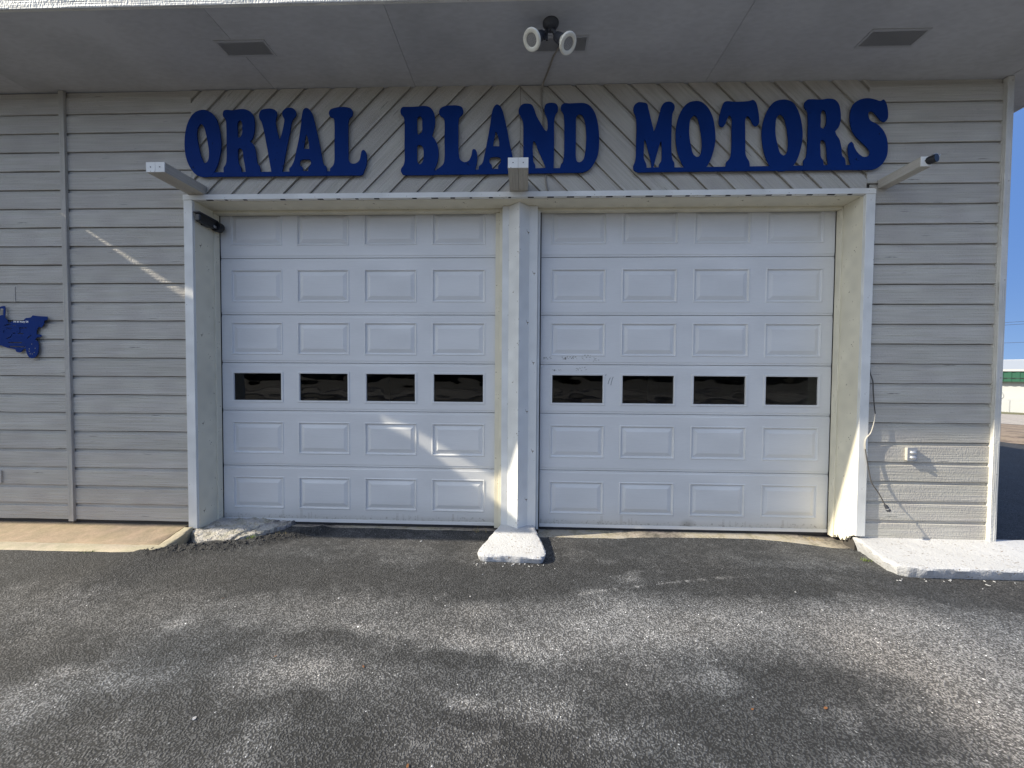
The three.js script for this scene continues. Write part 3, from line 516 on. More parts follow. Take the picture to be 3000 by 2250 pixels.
// ---------------------------------------------------------------- garage doors
function garageDoor(x0, x1, label, skins) {
  const t = group('garage_door'); t.position.set((x0 + x1) / 2, 0, -0.275); tag(t, label, 'garage door', 'sectional garage doors');
  const w = x1 - x0, IN = 0.0254, rows = [[0, 21], [21, 21], [42, 18], [60, 18], [78, 21], [99, 21]];
  const pw = w * 0.1925, gap = (w - 4 * pw) / 4.32, m0 = (w - 4 * pw - 3 * gap) / 2;
  rows.forEach(([b, h], ri) => {
    const y0 = b * IN + 0.001, y1 = (b + h) * IN - 0.0016, H = y1 - y0, skin = (skins && skins[ri]) || M.door, s = group('door_section', t), win = ri === 2;
    const ph = win ? 0.298 : 0.312, pb = y0 + (win ? (H - ph) * 0.5 : (ri === 0 ? 0.118 : (H - ph) * 0.53)), rects = [];
    for (let k = 0; k < 4; k++) { const a = -w / 2 + m0 + k * (pw + gap); rects.push([a, a + pw, pb, pb + ph]); }
    const uvFix = (g) => { const p = g.attributes.position, uv = new Float32Array(p.count * 2); for (let i = 0; i < p.count; i++) { uv[i * 2] = (p.getX(i) + w / 2) / w; uv[i * 2 + 1] = (p.getY(i) - y0) / H; } g.setAttribute('uv', new THREE.BufferAttribute(uv, 2)); return g; };
    const e = 0.022, sh = new THREE.Shape([[-w / 2, y0 + e], [w / 2, y0 + e], [w / 2, y1 - e], [-w / 2, y1 - e]].map((q) => new THREE.Vector2(...q)));
    for (const [a, b2, c, d] of rects) sh.holes.push(new THREE.Path([[a, c], [a, d], [b2, d], [b2, c]].map((q) => new THREE.Vector2(...q))));
    const face = new THREE.ShapeGeometry(sh).toNonIndexed();
    // rolled edges above and below, set back a little, with a soft lip
    const lip = (ya, yb, za, zb) => { const g = new THREE.PlaneGeometry(w, 1, 1, 1).toNonIndexed(), p = g.attributes.position; for (let i = 0; i < p.count; i++) { const up = p.getY(i) > 0; p.setY(i, up ? yb : ya); p.setZ(i, up ? zb : za); } g.computeVertexNormals(); return g; };
    const body = merge(uvFix(face), uvFix(lip(y0 + e - 0.004, y0 + e, -0.0032, 0)), uvFix(lip(y0 + 0.003, y0 + e - 0.004, -0.0032, -0.0032)), uvFix(lip(y0, y0 + 0.003, -0.0085, -0.0032)), uvFix(lip(y1 - e, y1 - e + 0.004, 0, -0.0032)), uvFix(lip(y1 - e + 0.004, y1 - 0.003, -0.0032, -0.0032)), uvFix(lip(y1 - 0.003, y1, -0.0032, -0.0085)));
    mesh('skin', body, skin, s);
    mesh('backing', win ? merge(box(-w / 2, w / 2, y0, pb - 0.001, -0.045, -0.018), box(-w / 2, w / 2, pb + ph + 0.001, y1, -0.045, -0.018), ...rects.slice(0, 3).map((q, k) => box(q[1] + 0.001, rects[k + 1][0] - 0.001, pb - 0.0005, pb + ph + 0.0005, -0.045, -0.018)), box(-w / 2, rects[0][0] - 0.001, pb - 0.0005, pb + ph + 0.0005, -0.045, -0.018), box(rects[3][1] + 0.001, w / 2, pb - 0.0005, pb + ph + 0.0005, -0.045, -0.018)) : box(-w / 2, w / 2, y0, y1, -0.045, -0.018), M.rubber, s);
    const rings = (q, steps) => {        // nested rectangles [inset, z]
      const pos = []; let L = null;
      steps.forEach(([d, z]) => { const c = [[q[0] + d, q[2] + d, z], [q[1] - d, q[2] + d, z], [q[1] - d, q[3] - d, z], [q[0] + d, q[3] - d, z]]; if (L) for (let i = 0; i < 4; i++) { const j = (i + 1) % 4; pos.push(...L[i], ...L[j], ...c[j], ...L[i], ...c[j], ...c[i]); } L = c; });
      const g = new THREE.BufferGeometry(); g.setAttribute('position', new THREE.Float32BufferAttribute(pos, 3)); g.computeVertexNormals(); g.setAttribute('uv', new THREE.Float32BufferAttribute(new Float32Array(pos.length / 3 * 2), 2)); return [g, L];
    };
    for (const q of rects) {
      if (!win) {
        const [g, c] = rings(q, [[0, 0], [0.006, 0.004], [0.012, 0.0032], [0.017, -0.008], [0.024, -0.010], [0.058, 0.0002], [0.061, 0.001]]);
        const f = new THREE.BufferGeometry(); f.setAttribute('position', new THREE.Float32BufferAttribute([...c[0], ...c[1], ...c[2], ...c[0], ...c[2], ...c[3]], 3)); f.computeVertexNormals(); f.setAttribute('uv', new THREE.Float32BufferAttribute(12, 2));
        mesh('raised_panel', uvFix(merge(g, f)), skin, s);
      } else {
        const [g] = rings(q, [[0, 0], [0.002, 0.005], [0.009, 0.0062], [0.013, 0.0048], [0.015, 0.0052], [0.0195, 0.0045], [0.0205, -0.012]]);
        mesh('window_frame', uvFix(merge(g)), M.door, s);
        const pane = new THREE.PlaneGeometry(q[1] - q[0] - 0.040, q[3] - q[2] - 0.040); pane.translate((q[0] + q[1]) / 2, (q[2] + q[3]) / 2, -0.011);
        mesh('window_pane', metric(pane, 'x', R() * 4, R() * 4), M.glass, s);
      }
    }
  });
  mesh('bottom_seal', box(-w / 2, w / 2, -0.030, -0.0005, -0.036, -0.004, 'x', 0.004), M.rubber, t);
  mesh('bottom_rail', box(-w / 2, w / 2, -0.004, 0.026, -0.003, 0.004, 'x', 0.0015), M.door, t);
  return t;
}
garageDoor(-2.9136, -0.2891, 'white panelled garage door left of the centre post, crossed low by a sun streak', [M.doorLow]);
garageDoor(0.134, 2.7754, 'white panelled garage door right of the centre post, scuffed above its leftmost window', [M.doorSmudge, 0, M.doorScratch, M.doorScuff]);

// ---------------------------------------------------------------- lettering: outlines in millimetres on the wall, '!' marks a corner
function outline(str) {
  const pts = str.trim().split(' ').map((q) => { const [x, y] = q.replace('!', '').split(','); return { v: new THREE.Vector2(x / 1000, y / 1000), c: q.endsWith('!') }; });
  const n = pts.length, first = pts.findIndex((p) => p.c), out = [];
  const spline = (run, closed) => { const c = new THREE.CatmullRomCurve3(run.map((p) => V(p.x, p.y, 0)), closed, 'centripetal'); const k = run.length * 5; for (let i = 0; i < k; i++) { const q = c.getPoint(i / k); out.push(new THREE.Vector2(q.x, q.y)); } };
  if (first < 0) spline(pts.map((p) => p.v), true);
  else for (let i = 0; i < n;) {
    const run = [pts[(first + i) % n].v]; let j = i + 1;
    while (j < n && !pts[(first + j) % n].c) run.push(pts[(first + j++) % n].v);
    run.push(pts[(first + j) % n].v);
    if (run.length === 2) out.push(run[0]); else spline(run, false);
    i = j;
  }
  return out;
}
function cutout(strs, z0, z1, open = 0) {
  const wide = (o) => { const sg = THREE.ShapeUtils.area(o) > 0 ? 1 : -1, n = o.length; return o.map((p, i) => { const a = o[(i + n - 1) % n], b = o[(i + 1) % n], d = new THREE.Vector2(b.y - a.y, a.x - b.x); return d.length() ? p.clone().addScaledVector(d.normalize(), sg * open) : p; }); };
  const s = new THREE.Shape(outline(strs[0])); for (const h of strs.slice(1)) s.holes.push(new THREE.Path(wide(outline(h))));
  const g = new THREE.ExtrudeGeometry(s, { depth: z1 - z0 - 0.0016, bevelEnabled: true, bevelThickness: 0.0008, bevelSize: 0.0008, bevelOffset: -0.0008, bevelSegments: 1, curveSegments: 4 });
  g.translate(0, 0, z0 + 0.0008); return metric(g);
}
for (const [w, label] of [['ORVAL', 'blue cut-out lettering of five letters, above the left door'], ['BLAND', 'blue cut-out lettering of five letters, in the middle behind a bracket timber'], ['MOTORS', 'blue cut-out lettering of six letters, above the right door']]) {
  const t = tag(group('sign_word'), label, 'sign', 'blue cut-out words over the doors');
  for (const [k, strs] of Object.entries(OUTLINES[w])) k === '_' ? mesh('base_bar', cutout(strs, 0.0235, 0.0315), M.blue, t) : mesh('letter', cutout(strs, 0.0225, 0.0325), M.blue, t);
}
const font = await new FontLoader().loadAsync('fonts/droid/droid_sans_bold.typeface.json');
{
  const t = tag(group('car_plaque'), 'blue metal cut-out of an open vintage car on the siding', 'wall plaque');
  mesh('car_silhouette', cutout(OUTLINES.CAR.body, 0.020, 0.0245, 0.0016), M.blue, t);
  OUTLINES.CAR['wheel holes'].forEach((h) => { const o = outline(h), c = o.reduce((a, p) => a.add(p), new THREE.Vector2()).multiplyScalar(1 / o.length); const g = cyl(0.0042, 0.0042, 0.001, 10); g.rotateX(Math.PI / 2).translate(c.x, c.y, 0.0247); mesh('wheel_hole', g, sidingM[0], t); });
  const g = new TextGeometry('78 W Hwy 54', { font, size: 0.0165, depth: 0.001, curveSegments: 3 }); g.computeBoundingBox();
  const k = 0.142 / (g.boundingBox.max.x - g.boundingBox.min.x); g.scale(k, 1, 1).translate(-4.596, 1.864, 0.0247);
  mesh('address_lettering', g, M.white, t);
}

// ---------------------------------------------------------------- fittings on the soffit and the walls
function soffitVent(x, z, w, d, label) {
  const t = tag(group('soffit_vent'), label, 'vent', 'louvred soffit vents'); t.position.set(x, soffitY(x), z);
  const e = 0.016;
  mesh('frame', merge(box(-w / 2, w / 2, -0.006, -0.0005, -d / 2, -d / 2 + e), box(-w / 2, w / 2, -0.006, -0.0005, d / 2 - e, d / 2), box(-w / 2, -w / 2 + e, -0.0058, -0.0005, -d / 2 + e, d / 2 - e), box(w / 2 - e, w / 2, -0.0058, -0.0005, -d / 2 + e, d / 2 - e)), M.vent, t);
  mesh('backing', box(-w / 2 + e, w / 2 - e, -0.0016, -0.0006, -d / 2 + e, d / 2 - e), M.ventBack, t);
  const n = 14; for (let i = 0; i < n; i++) { const g = new THREE.BoxGeometry(w - 2 * e - 0.001, 0.0009, 0.0085); g.rotateX(0.42).translate(0, -0.0045, -d / 2 + e + (i + 0.5) * (d - 2 * e) / n); mesh('louvre', metric(g), M.vent, t); }
}
soffitVent(-2.145, 0.422, 0.385, 0.15, 'grey louvred vent in the soffit above the letters of the left word');
soffitVent(0.235, 0.408, 0.41, 0.15, 'grey louvred vent in the soffit behind the twin floodlight');
soffitVent(2.62, 0.408, 0.405, 0.16, 'grey louvred vent in the soffit above the last letters of the right word');
{
  const t = tag(group('security_light'), 'twin-headed floodlight with two white bulbs on the soffit', 'floodlight');
  const y = soffitY(0.155), lathe = (pts, n = 32) => new THREE.LatheGeometry(pts.map((p) => new THREE.Vector2(...p)), n);
  const b = lathe([[0, -0.045], [0.03, -0.045], [0.040, -0.036], [0.055, -0.012], [0.056, 0]]); b.translate(0.155, y, 0.585); mesh('canopy', b, M.charcoal, t);
  const aim = (g, from, dir) => { g.applyQuaternion(new THREE.Quaternion().setFromUnitVectors(V(0, 1, 0), V(...dir).normalize())); g.translate(...from); return strip(g); };
  const base = [0.155, y - 0.035, 0.585];
  for (const [c, dir] of [[[0.021, 3.712, 0.655], [-0.50, -0.70, 0.58]], [[0.272, 3.682, 0.655], [0.52, -0.76, 0.50]]]) {
    const d = V(...dir).normalize(), back = V(...c).addScaledVector(d, -0.085), neck = V(...c).addScaledVector(d, -0.155);
    mesh('arm', merge(tube([base, [mix(base[0], neck.x, 0.5), y - 0.055, mix(base[2], neck.z, 0.45)], neck.toArray(), V(...c).addScaledVector(d, -0.14).toArray()], 0.014)), M.charcoal, t);
    mesh('lamp_holder', aim(lathe([[0, 0], [0.024, 0], [0.030, 0.006], [0.035, 0.05], [0.039, 0.085], [0.041, 0.088], [0.036, 0.09]]), neck.toArray(), dir), M.charcoal, t);
    const bulb = mesh('bulb', aim(lathe([[0.028, 0], [0.034, 0.02], [0.044, 0.045], [0.063, 0.068], [0.066, 0.078], [0.064, 0.086], [0.058, 0.090], [0.040, 0.088], [0.038, 0.082]]), back.toArray(), dir), M.bulb, t);
    mesh('lens', aim(lathe([[0, 0.0835], [0.02, 0.0833], [0.0382, 0.0822]]), back.toArray(), dir), M.lens, bulb);
  }
  mesh('thumb_lever', merge(box(0.122, 0.136, y - 0.125, y - 0.045, 0.585, 0.597, 'y', 0.003), box(0.108, 0.122, y - 0.118, y - 0.09, 0.586, 0.598, 'y', 0.003)), M.black, t);
  mesh('cable', tube([[0.165, y - 0.04, 0.575], [0.195, y - 0.062, 0.53], [0.235, y - 0.03, 0.46], [0.232, y - 0.008, 0.40], [0.195, y - 0.006, 0.30], [0.165, y - 0.008, 0.17], [0.128, y - 0.012, 0.03], [0.116, y - 0.06, 0.010], [0.117, 3.70, 0.008], [0.128, 3.62, 0.008], [0.134, 3.52, 0.008], [0.146, 3.30, 0.007], [0.152, 3.14, 0.008], [0.160, 3.06, 0.008], [0.178, 2.984, 0.012]], 0.0072), M.cableTan, t);
}
{
  const t = tag(group('security_camera'), 'black camera-like fixture on the inner face of the left jamb', 'camera');
  mesh('housing', (() => { const g = new RoundedBoxGeometry(0.052, 0.072, 0.19, 3, 0.014); g.rotateX(-0.03).translate(-2.888, 2.788, -0.075); return metric(g); })(), M.black, t);
  mesh('hood', (() => { const g = new RoundedBoxGeometry(0.060, 0.012, 0.215, 2, 0.005); g.rotateX(-0.03).translate(-2.888, 2.829, -0.075); return metric(g); })(), M.charcoal, t);
  mesh('lens_barrel', (() => { const g = cyl(0.047, 0.044, 0.06, 28); g.rotateX(Math.PI / 2).translate(-2.879, 2.782, -0.2); return g; })(), M.black, t);
  mesh('clip', box(-2.862, -2.8595, 2.755, 2.775, -0.16, -0.13, 'y', 0.001), M.galv, t);
  mesh('mount', box(-2.9275, -2.9, 2.75, 2.82, -0.13, -0.06, 'y', 0.004), M.black, t);
}
{
  const t = tag(group('cable_fitting'), 'small black round fitting with wire clip on the right-hand bracket timber end', 'fitting');
  mesh('puck', (() => { const g = cyl(0.029, 0.029, 0.05, 24); g.rotateX(Math.PI / 2).rotateY(0.35).translate(2.960, 3.024, 0.375); return g; })(), M.black, t);
  mesh('wire_clip', tube([[2.952, 3.056, 0.385], [2.975, 3.061, 0.385], [2.996, 3.052, 0.38], [2.997, 3.034, 0.375], [3.02, 3.062, 0.37]], 0.0032), M.galv, t);
}
{
  const t = tag(group('wall_outlet'), 'weatherproof double outlet with two flip covers low on the right siding', 'outlet');
  mesh('box', box(3.190, 3.264, 0.732, 0.838, -0.002, 0.022, 'y', 0.004), sidingM[2], t);
  mesh('cover_plate', box(3.187, 3.267, 0.729, 0.841, 0.0222, 0.026, 'y', 0.0015), M.galv, t);
  for (const y of [0.80, 0.758]) {
    const c = mesh('flip_cover', (() => { const g = new THREE.SphereGeometry(0.0235, 20, 10, 0, Math.PI * 2, 0, Math.PI / 2); g.rotateX(Math.PI / 2).scale(1.1, 0.75, 0.75).translate(3.232, y, 0.026); return strip(g); })(), M.galv, t);
    mesh('hinge', (() => { const g = cyl(0.0035, 0.0035, 0.044, 10); g.rotateZ(Math.PI / 2).translate(3.232, y + 0.0185, 0.0295); return g; })(), M.galv, t);
  }
}
{
  const t = tag(group('hanging_cable'), 'frayed cable with a plug end hanging beside the right door trim', 'cable');
  mesh('cable', merge(tube([[2.838, 2.986, 0.026], [2.852, 2.985, 0.028], [2.872, 2.970, 0.02], [2.874, 2.93, 0.012], [2.870, 2.86, 0.010], [2.871, 2.6, 0.010], [2.869, 2.2, 0.010], [2.870, 1.8, 0.010], [2.868, 1.52, 0.012]], 0.0045)), M.cable, t);
  mesh('cable_dark_length', tube([[2.868, 1.52, 0.012], [2.8695, 1.46, 0.02], [2.886, 1.39, 0.028], [2.889, 1.319, 0.03], [2.902, 1.188, 0.03], [2.912, 1.122, 0.03]], 0.0042), M.cableDark, t);
  mesh('cable_pale_length', tube([[2.912, 1.122, 0.03], [2.905, 1.07, 0.032], [2.895, 1.027, 0.035], [2.879, 0.96, 0.030], [2.846, 0.918, 0.031], [2.838, 0.89, 0.031], [2.840, 0.826, 0.031]], 0.0048), M.cable, t);
  mesh('cable_dark_length', tube([[2.840, 0.826, 0.031], [2.852, 0.74, 0.034], [2.868, 0.638, 0.04], [2.881, 0.547, 0.055], [2.925, 0.467, 0.07], [2.968, 0.375, 0.082]], 0.0042), M.cableDark, t);
  const p = mesh('plug', (() => { const a = cyl(0.0105, 0.0155, 0.034, 14), b = cyl(0.0155, 0.0155, 0.022, 14), n = cyl(0.004, 0.004, 0.012, 8); a.translate(0, 0.022, 0); b.translate(0, -0.0085, 0); n.translate(0, -0.024, 0); const g = merge(a, b, n); g.rotateZ(0.55).translate(2.988, 0.343, 0.085); return g; })(), M.charcoal, t);
  mesh('plug_band', (() => { const g = cyl(0.0163, 0.0163, 0.007, 14); g.translate(0, 0.0045, 0).rotateZ(0.55).translate(2.988, 0.343, 0.085); return g; })(), M.galv, p);
}
{
  const t = tag(group('wall_cover'), 'pale rectangular cover low on the siding at the left edge', 'cover');
  mesh('plate', box(-4.93, -4.770, 0.410, 0.522, -0.002, 0.014, 'x', 0.003), sidingM[2], t);
}

// ---------------------------------------------------------------- the ground
const RIDGE = [[-2.93, 0.44], [-2.72, 0.40], [-2.48, 0.32], [-2.25, 0.17], [-2.06, 0.0], [-1.92, -0.16]];
function toPath(x, z, path) { let m = 9; for (let i = 0; i < path.length - 1; i++) { const [ax, az] = path[i], [bx, bz] = path[i + 1], dx = bx - ax, dz = bz - az, t = clamp(((x - ax) * dx + (z - az) * dz) / (dx * dx + dz * dz), 0, 1); m = Math.min(m, Math.hypot(x - ax - dx * t, z - az - dz * t)); } return m; }
function groundY(x, z) {
  let y = -0.036 + 0.036 * smooth(-0.12, 0.42, z) + 0.010 * (fbm(x * 0.7 + 9, z * 0.7, 2) - 0.5);
  if (z < 1 && x < -1.6 && x > -3.3) {
    const d = toPath(x, z, RIDGE), k = smooth(0.14, 0.0, d) * (0.55 + 0.9 * fbm(x * 14, z * 14, 3));
    y += 0.030 * k; if (x < -2.2) y -= 0.05 * Math.exp(-(((x + 2.86) / 0.10) ** 2) - (((z - 0.17) / 0.11) ** 2));
    y += 0.020 * smooth(0.2, 0.05, d) * (fbm(x * 40, z * 40, 2) - 0.5);
  }
  y += 0.040 * smooth(-2.55, -3.0, x) * smooth(1.9, 0.6, z) * smooth(0.42, 0.56, z) + 0.012 * smooth(-1.9, -2.6, x) * smooth(1.0, 0.4, z);
  if (x > 2.3 && z < 1.2) y -= 0.02 * smooth(2.4, 2.8, x) * smooth(1.1, 0.6, z);
  return y;
}
function worn(x, z) {                          // 0 = tarry and dark, 1 = worn pale
  let v = 0.24 + 0.34 * (fbm(x * 0.8 + 3, z * 1.0 + 5, 4) - 0.5) + 0.30 * (fbm(x * 3.2, z * 3.6 + 40, 4) - 0.5);
  const wx = x + 0.20 * (fbm(x * 3 + 70, z * 3, 3) - 0.5) + 0.08 * (fbm(x * 10 + 7, z * 10, 2) - 0.5), wz = z + 0.14 * (fbm(x * 3, z * 3 + 90, 3) - 0.5) + 0.06 * (fbm(x * 10, z * 10 + 9, 2) - 0.5);
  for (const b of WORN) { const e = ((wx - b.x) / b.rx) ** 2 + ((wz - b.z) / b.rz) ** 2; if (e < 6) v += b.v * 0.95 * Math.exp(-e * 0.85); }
  v += 0.24 * smooth(-0.6, 1.8, x) * smooth(0.6, 1.2, z);
  // a long pale scrape in front of the right door
  const t = clamp((x - 0.366) / 1.2, 0, 1), lz = mix(0.854, 0.582, t) - 0.02 * Math.sin(t * 3); v += 0.9 * Math.exp(-(((z - lz) / 0.014) ** 2)) * (x > 0.366 && x < 1.566 ? 1 : 0) * smooth(0.38, 0.62, fbm(x * 16, z * 4, 2));
  v -= 0.4 * smooth(3.6, 4.2, x) * smooth(0.9, 0.2, z);  // past the corner: darker tar, with the shade of the building painted in
  v += 0.34 * (fbm(x * 13, z * 15 + 7, 3) - 0.5) + 0.22 * (fbm(x * 30 + 5, z * 34, 2) - 0.5);
  v = 0.46 + (v - 0.5) * 1.3;
  return clamp(v, 0.02, 1.15);
}
{
  const axis = (stops) => { const o = []; stops.forEach(([a, b, s]) => { const n = Math.round((b - a) / s); for (let i = 0; i < n; i++) o.push(a + (b - a) * i / n); }); o.push(stops[stops.length - 1][1]); return o; };
  const xs = axis([[-24, -6, 1.5], [-6, -3.4, 0.05], [-3.4, 3.2, 0.014], [3.2, 5, 0.05], [5, 10.9, 0.5]]), zs = axis([[-9, -0.6, 0.7], [-0.6, 2.3, 0.014], [2.3, 4, 0.06], [4, 15, 0.8]]);
  const nx = xs.length, nz = zs.length, pos = new Float32Array(nx * nz * 3), uv = new Float32Array(nx * nz * 2), col = new Float32Array(nx * nz * 3), idx = [];
  for (let j = 0; j < nz; j++) for (let i = 0; i < nx; i++) {
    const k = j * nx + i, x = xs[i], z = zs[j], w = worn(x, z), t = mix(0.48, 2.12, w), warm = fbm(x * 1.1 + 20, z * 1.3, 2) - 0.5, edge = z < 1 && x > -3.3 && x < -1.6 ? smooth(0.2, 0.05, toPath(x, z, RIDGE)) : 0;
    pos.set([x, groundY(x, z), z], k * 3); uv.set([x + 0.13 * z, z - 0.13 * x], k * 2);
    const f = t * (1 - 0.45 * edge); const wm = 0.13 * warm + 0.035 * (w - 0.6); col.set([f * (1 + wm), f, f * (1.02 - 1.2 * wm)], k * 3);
    if (i && j) idx.push(k - nx - 1, k - 1, k, k - nx - 1, k, k - nx);
  }
  const g = new THREE.BufferGeometry(); g.setAttribute('position', new THREE.BufferAttribute(pos, 3)); g.setAttribute('uv', new THREE.BufferAttribute(uv, 2)); g.setAttribute('color', new THREE.BufferAttribute(col, 3)); g.setIndex(idx); g.computeVertexNormals();
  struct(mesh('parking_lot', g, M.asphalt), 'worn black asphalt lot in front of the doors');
}
// a slab with a rough rounded edge: outline [x,z], top height, base height
function slabGeo(pts, top, base, r = 0.012, rough = 0.004, cell = 0.03, under = 0) {
  const cen = pts.reduce((a, p) => [a[0] + p[0] / pts.length, a[1] + p[1] / pts.length], [0, 0]), ring = [];
  pts.forEach((p, i) => { const q = pts[(i + 1) % pts.length], n = Math.max(1, Math.round(Math.hypot(q[0] - p[0], q[1] - p[1]) / cell)); for (let k = 0; k < n; k++) ring.push([mix(p[0], q[0], k / n), mix(p[1], q[1], k / n)]); });
  const N = ring.length, nor = ring.map((p, i) => { const a = ring[(i + N - 1) % N], b = ring[(i + 1) % N], dx = b[0] - a[0], dz = b[1] - a[1], l = Math.hypot(dx, dz) || 1; return [dz / l, -dx / l]; });
  const sgn = THREE.ShapeUtils.area(ring.map((p) => new THREE.Vector2(p[0], p[1]))) > 0 ? 1 : -1, pos = [], idx = [];
  const levels = [[-under, base], [-under * 0.55, mix(base, top, 0.45)], [0, top - r], [-0.3 * r, top - 0.3 * r], [-r, top]];
  levels.forEach(([o, y], l) => ring.forEach((p, i) => { const j = rough * (fbm(p[0] * 22 + l * 3, p[1] * 22 + y * 60, 3) - 0.5) * 2 + rough * 1.4 * (fbm(p[0] * 6, p[1] * 6 + 50, 2) - 0.5); pos.push(p[0] + nor[i][0] * sgn * (o + j), y + (l > 1 ? rough * 0.4 * (fbm(p[0] * 18, p[1] * 18, 2) - 0.5) : 0), p[1] + nor[i][1] * sgn * (o + j)); }));
  for (let l = 0; l < levels.length - 1; l++) for (let i = 0; i < N; i++) { const a = l * N + i, b = l * N + (i + 1) % N; idx.push(a, b, b + N, a, b + N, a + N); }
  const last = (levels.length - 1) * N, tri = THREE.ShapeUtils.triangulateShape(Array.from({ length: N }, (_, i) => new THREE.Vector2(pos[(last + i) * 3], pos[(last + i) * 3 + 2])), []);
  for (const t of tri) idx.push(last + t[0], last + t[1], last + t[2]);
  const g = new THREE.BufferGeometry(); g.setAttribute('position', new THREE.Float32BufferAttribute(pos, 3)); g.setIndex(idx);
  const n = g.toNonIndexed(); n.computeVertexNormals(); n.computeVertexNormals();
  const m = metric(n); return toCreasedNormals(m, 0.9);
}
{
  const s = struct(group('sidewalk'), 'tan concrete walk with a paler painted border beside the left door');
  const b = 0.048;
  mesh('walk_slab', slabGeo([[-14, -0.14], [-3.05, -0.14], [-3.035, 0.05], [-2.975, 0.25], [-2.93, 0.395], [-14, 0.395]], b, -0.12, 0.004, 0.003, 0.08), M.slab, s);
  mesh('painted_border', slabGeo([[-14, 0.398], [-2.925, 0.398], [-2.972, 0.245], [-3.031, 0.047], [-2.955, 0.03], [-2.90, 0.20], [-2.855, 0.34], [-2.845, 0.43], [-2.90, 0.505], [-3.15, 0.545], [-14, 0.555]], b + 0.005, -0.12, 0.014, 0.006, 0.04), M.slabEdge, s);
  mesh('foundation', box(-11.9, -3.01, -0.12, 0.075, -0.141, -0.03), M.gap, s);
}
{
  const t = struct(group('concrete_apron'), 'strips of broken concrete along the door sills');
  // rough broken piece at the left jamb
  const n = 26, pos = [], idx = [], c = [[-3.0, -0.1], [-2.945, 0.09], [-2.78, 0.185], [-2.57, 0.245], [-2.45, 0.17], [-2.34, 0.03], [-2.24, -0.14], [-2.2, -0.285], [-2.95, -0.285]];
  mesh('broken_concrete', (() => {
    const ring = c, g = new THREE.PlaneGeometry(0.84, 0.6, 64, 46); g.rotateX(-Math.PI / 2).translate(-2.58, 0, 0.0);
    const p = g.attributes.position, keep = [], inside = (x, z) => { let k = false; for (let i = 0, j = ring.length - 1; i < ring.length; j = i++) { const [a, b] = ring[i], [e, f] = ring[j]; if ((b > z) !== (f > z) && x < (e - a) * (z - b) / (f - b) + a) k = !k; } return k; };
    const dist = (x, z) => toPath(x, z, [...ring, ring[0]]);
    for (let i = 0; i < p.count; i++) { const x = p.getX(i), z = p.getZ(i), d = inside(x, z) ? dist(x, z) : -dist(x, z), e = d + 0.05 * (fbm(x * 18, z * 18, 3) - 0.5); p.setY(i, mix(-0.12, 0.024 - 0.03 * smooth(0.1, 0.24, z) - 0.02 * smooth(-2.6, -2.25, x), smooth(-0.012, 0.014, e)) + 0.034 * (fbm(x * 13, z * 13 + 4, 3) - 0.5) + 0.016 * (fbm(x * 60, z * 60, 2) - 0.5) - 0.02 * smooth(0.02, 0.0, Math.abs(x + 2.45 + 0.3 * z + 0.06 * (fbm(x * 9, z * 9, 2) - 0.5)))); }
    const m = metric(g.toNonIndexed()); m.computeVertexNormals(); return toCreasedNormals(m, 0.8);
  })(), M.broken, t);
  const sill = (x0, x1, f) => { const g = new THREE.PlaneGeometry(x1 - x0, 1, 160, 8), p = g.attributes.position; g.rotateX(-Math.PI / 2); for (let i = 0; i < p.count; i++) { const x = p.getX(i) + (x0 + x1) / 2, s = p.getZ(i) + 0.5, z = mix(-0.33, f(x), s); p.setXYZ(i, x, groundY(x, z) + (s > 0.93 ? -0.012 : 0.004) + 0.003 * (fbm(x * 30, z * 30, 2) - 0.5), z); } const m = metric(g.toNonIndexed()); m.computeVertexNormals(); return m; };
  mesh('door_sill', sill(0.125, 2.88, (x) => -0.10 + 0.04 * (fbm(x * 5, 3, 3) - 0.5) - 0.05 * smooth(0.8, 1.4, x) + 0.14 * smooth(2.0, 2.75, x)), M.apron, t);
  mesh('door_sill', sill(-2.3, -0.24, (x) => -0.215 + 0.05 * (fbm(x * 6, 9, 3) - 0.5)), M.apron, t);
}
{
  const a = mesh('post_footing', slabGeo([[-0.228, -0.16], [0.088, -0.16], [0.166, 0.36], [0.164, 0.40], [0.150, 0.44], [0.118, 0.465], [-0.05, 0.462], [-0.30, 0.458], [-0.345, 0.44], [-0.366, 0.405], [-0.362, 0.36]], 0.058, -0.06, 0.018, 0.009, 0.014, 0.03), M.painted);
  tag(a, 'white painted concrete footing at the foot of the centre post', 'footing');
  const b = mesh('corner_pad', slabGeo([[2.808, -0.03], [6.4, -0.03], [6.4, 0.525], [3.3, 0.525], [2.86, 0.522], [2.77, 0.512], [2.712, 0.478], [2.69, 0.40], [2.715, 0.29], [2.752, 0.17], [2.788, 0.07]], 0.066, -0.07, 0.016, 0.007, 0.016, 0.042), M.painted);
  tag(b, 'white painted concrete pad at the right corner of the building', 'concrete pad');
}
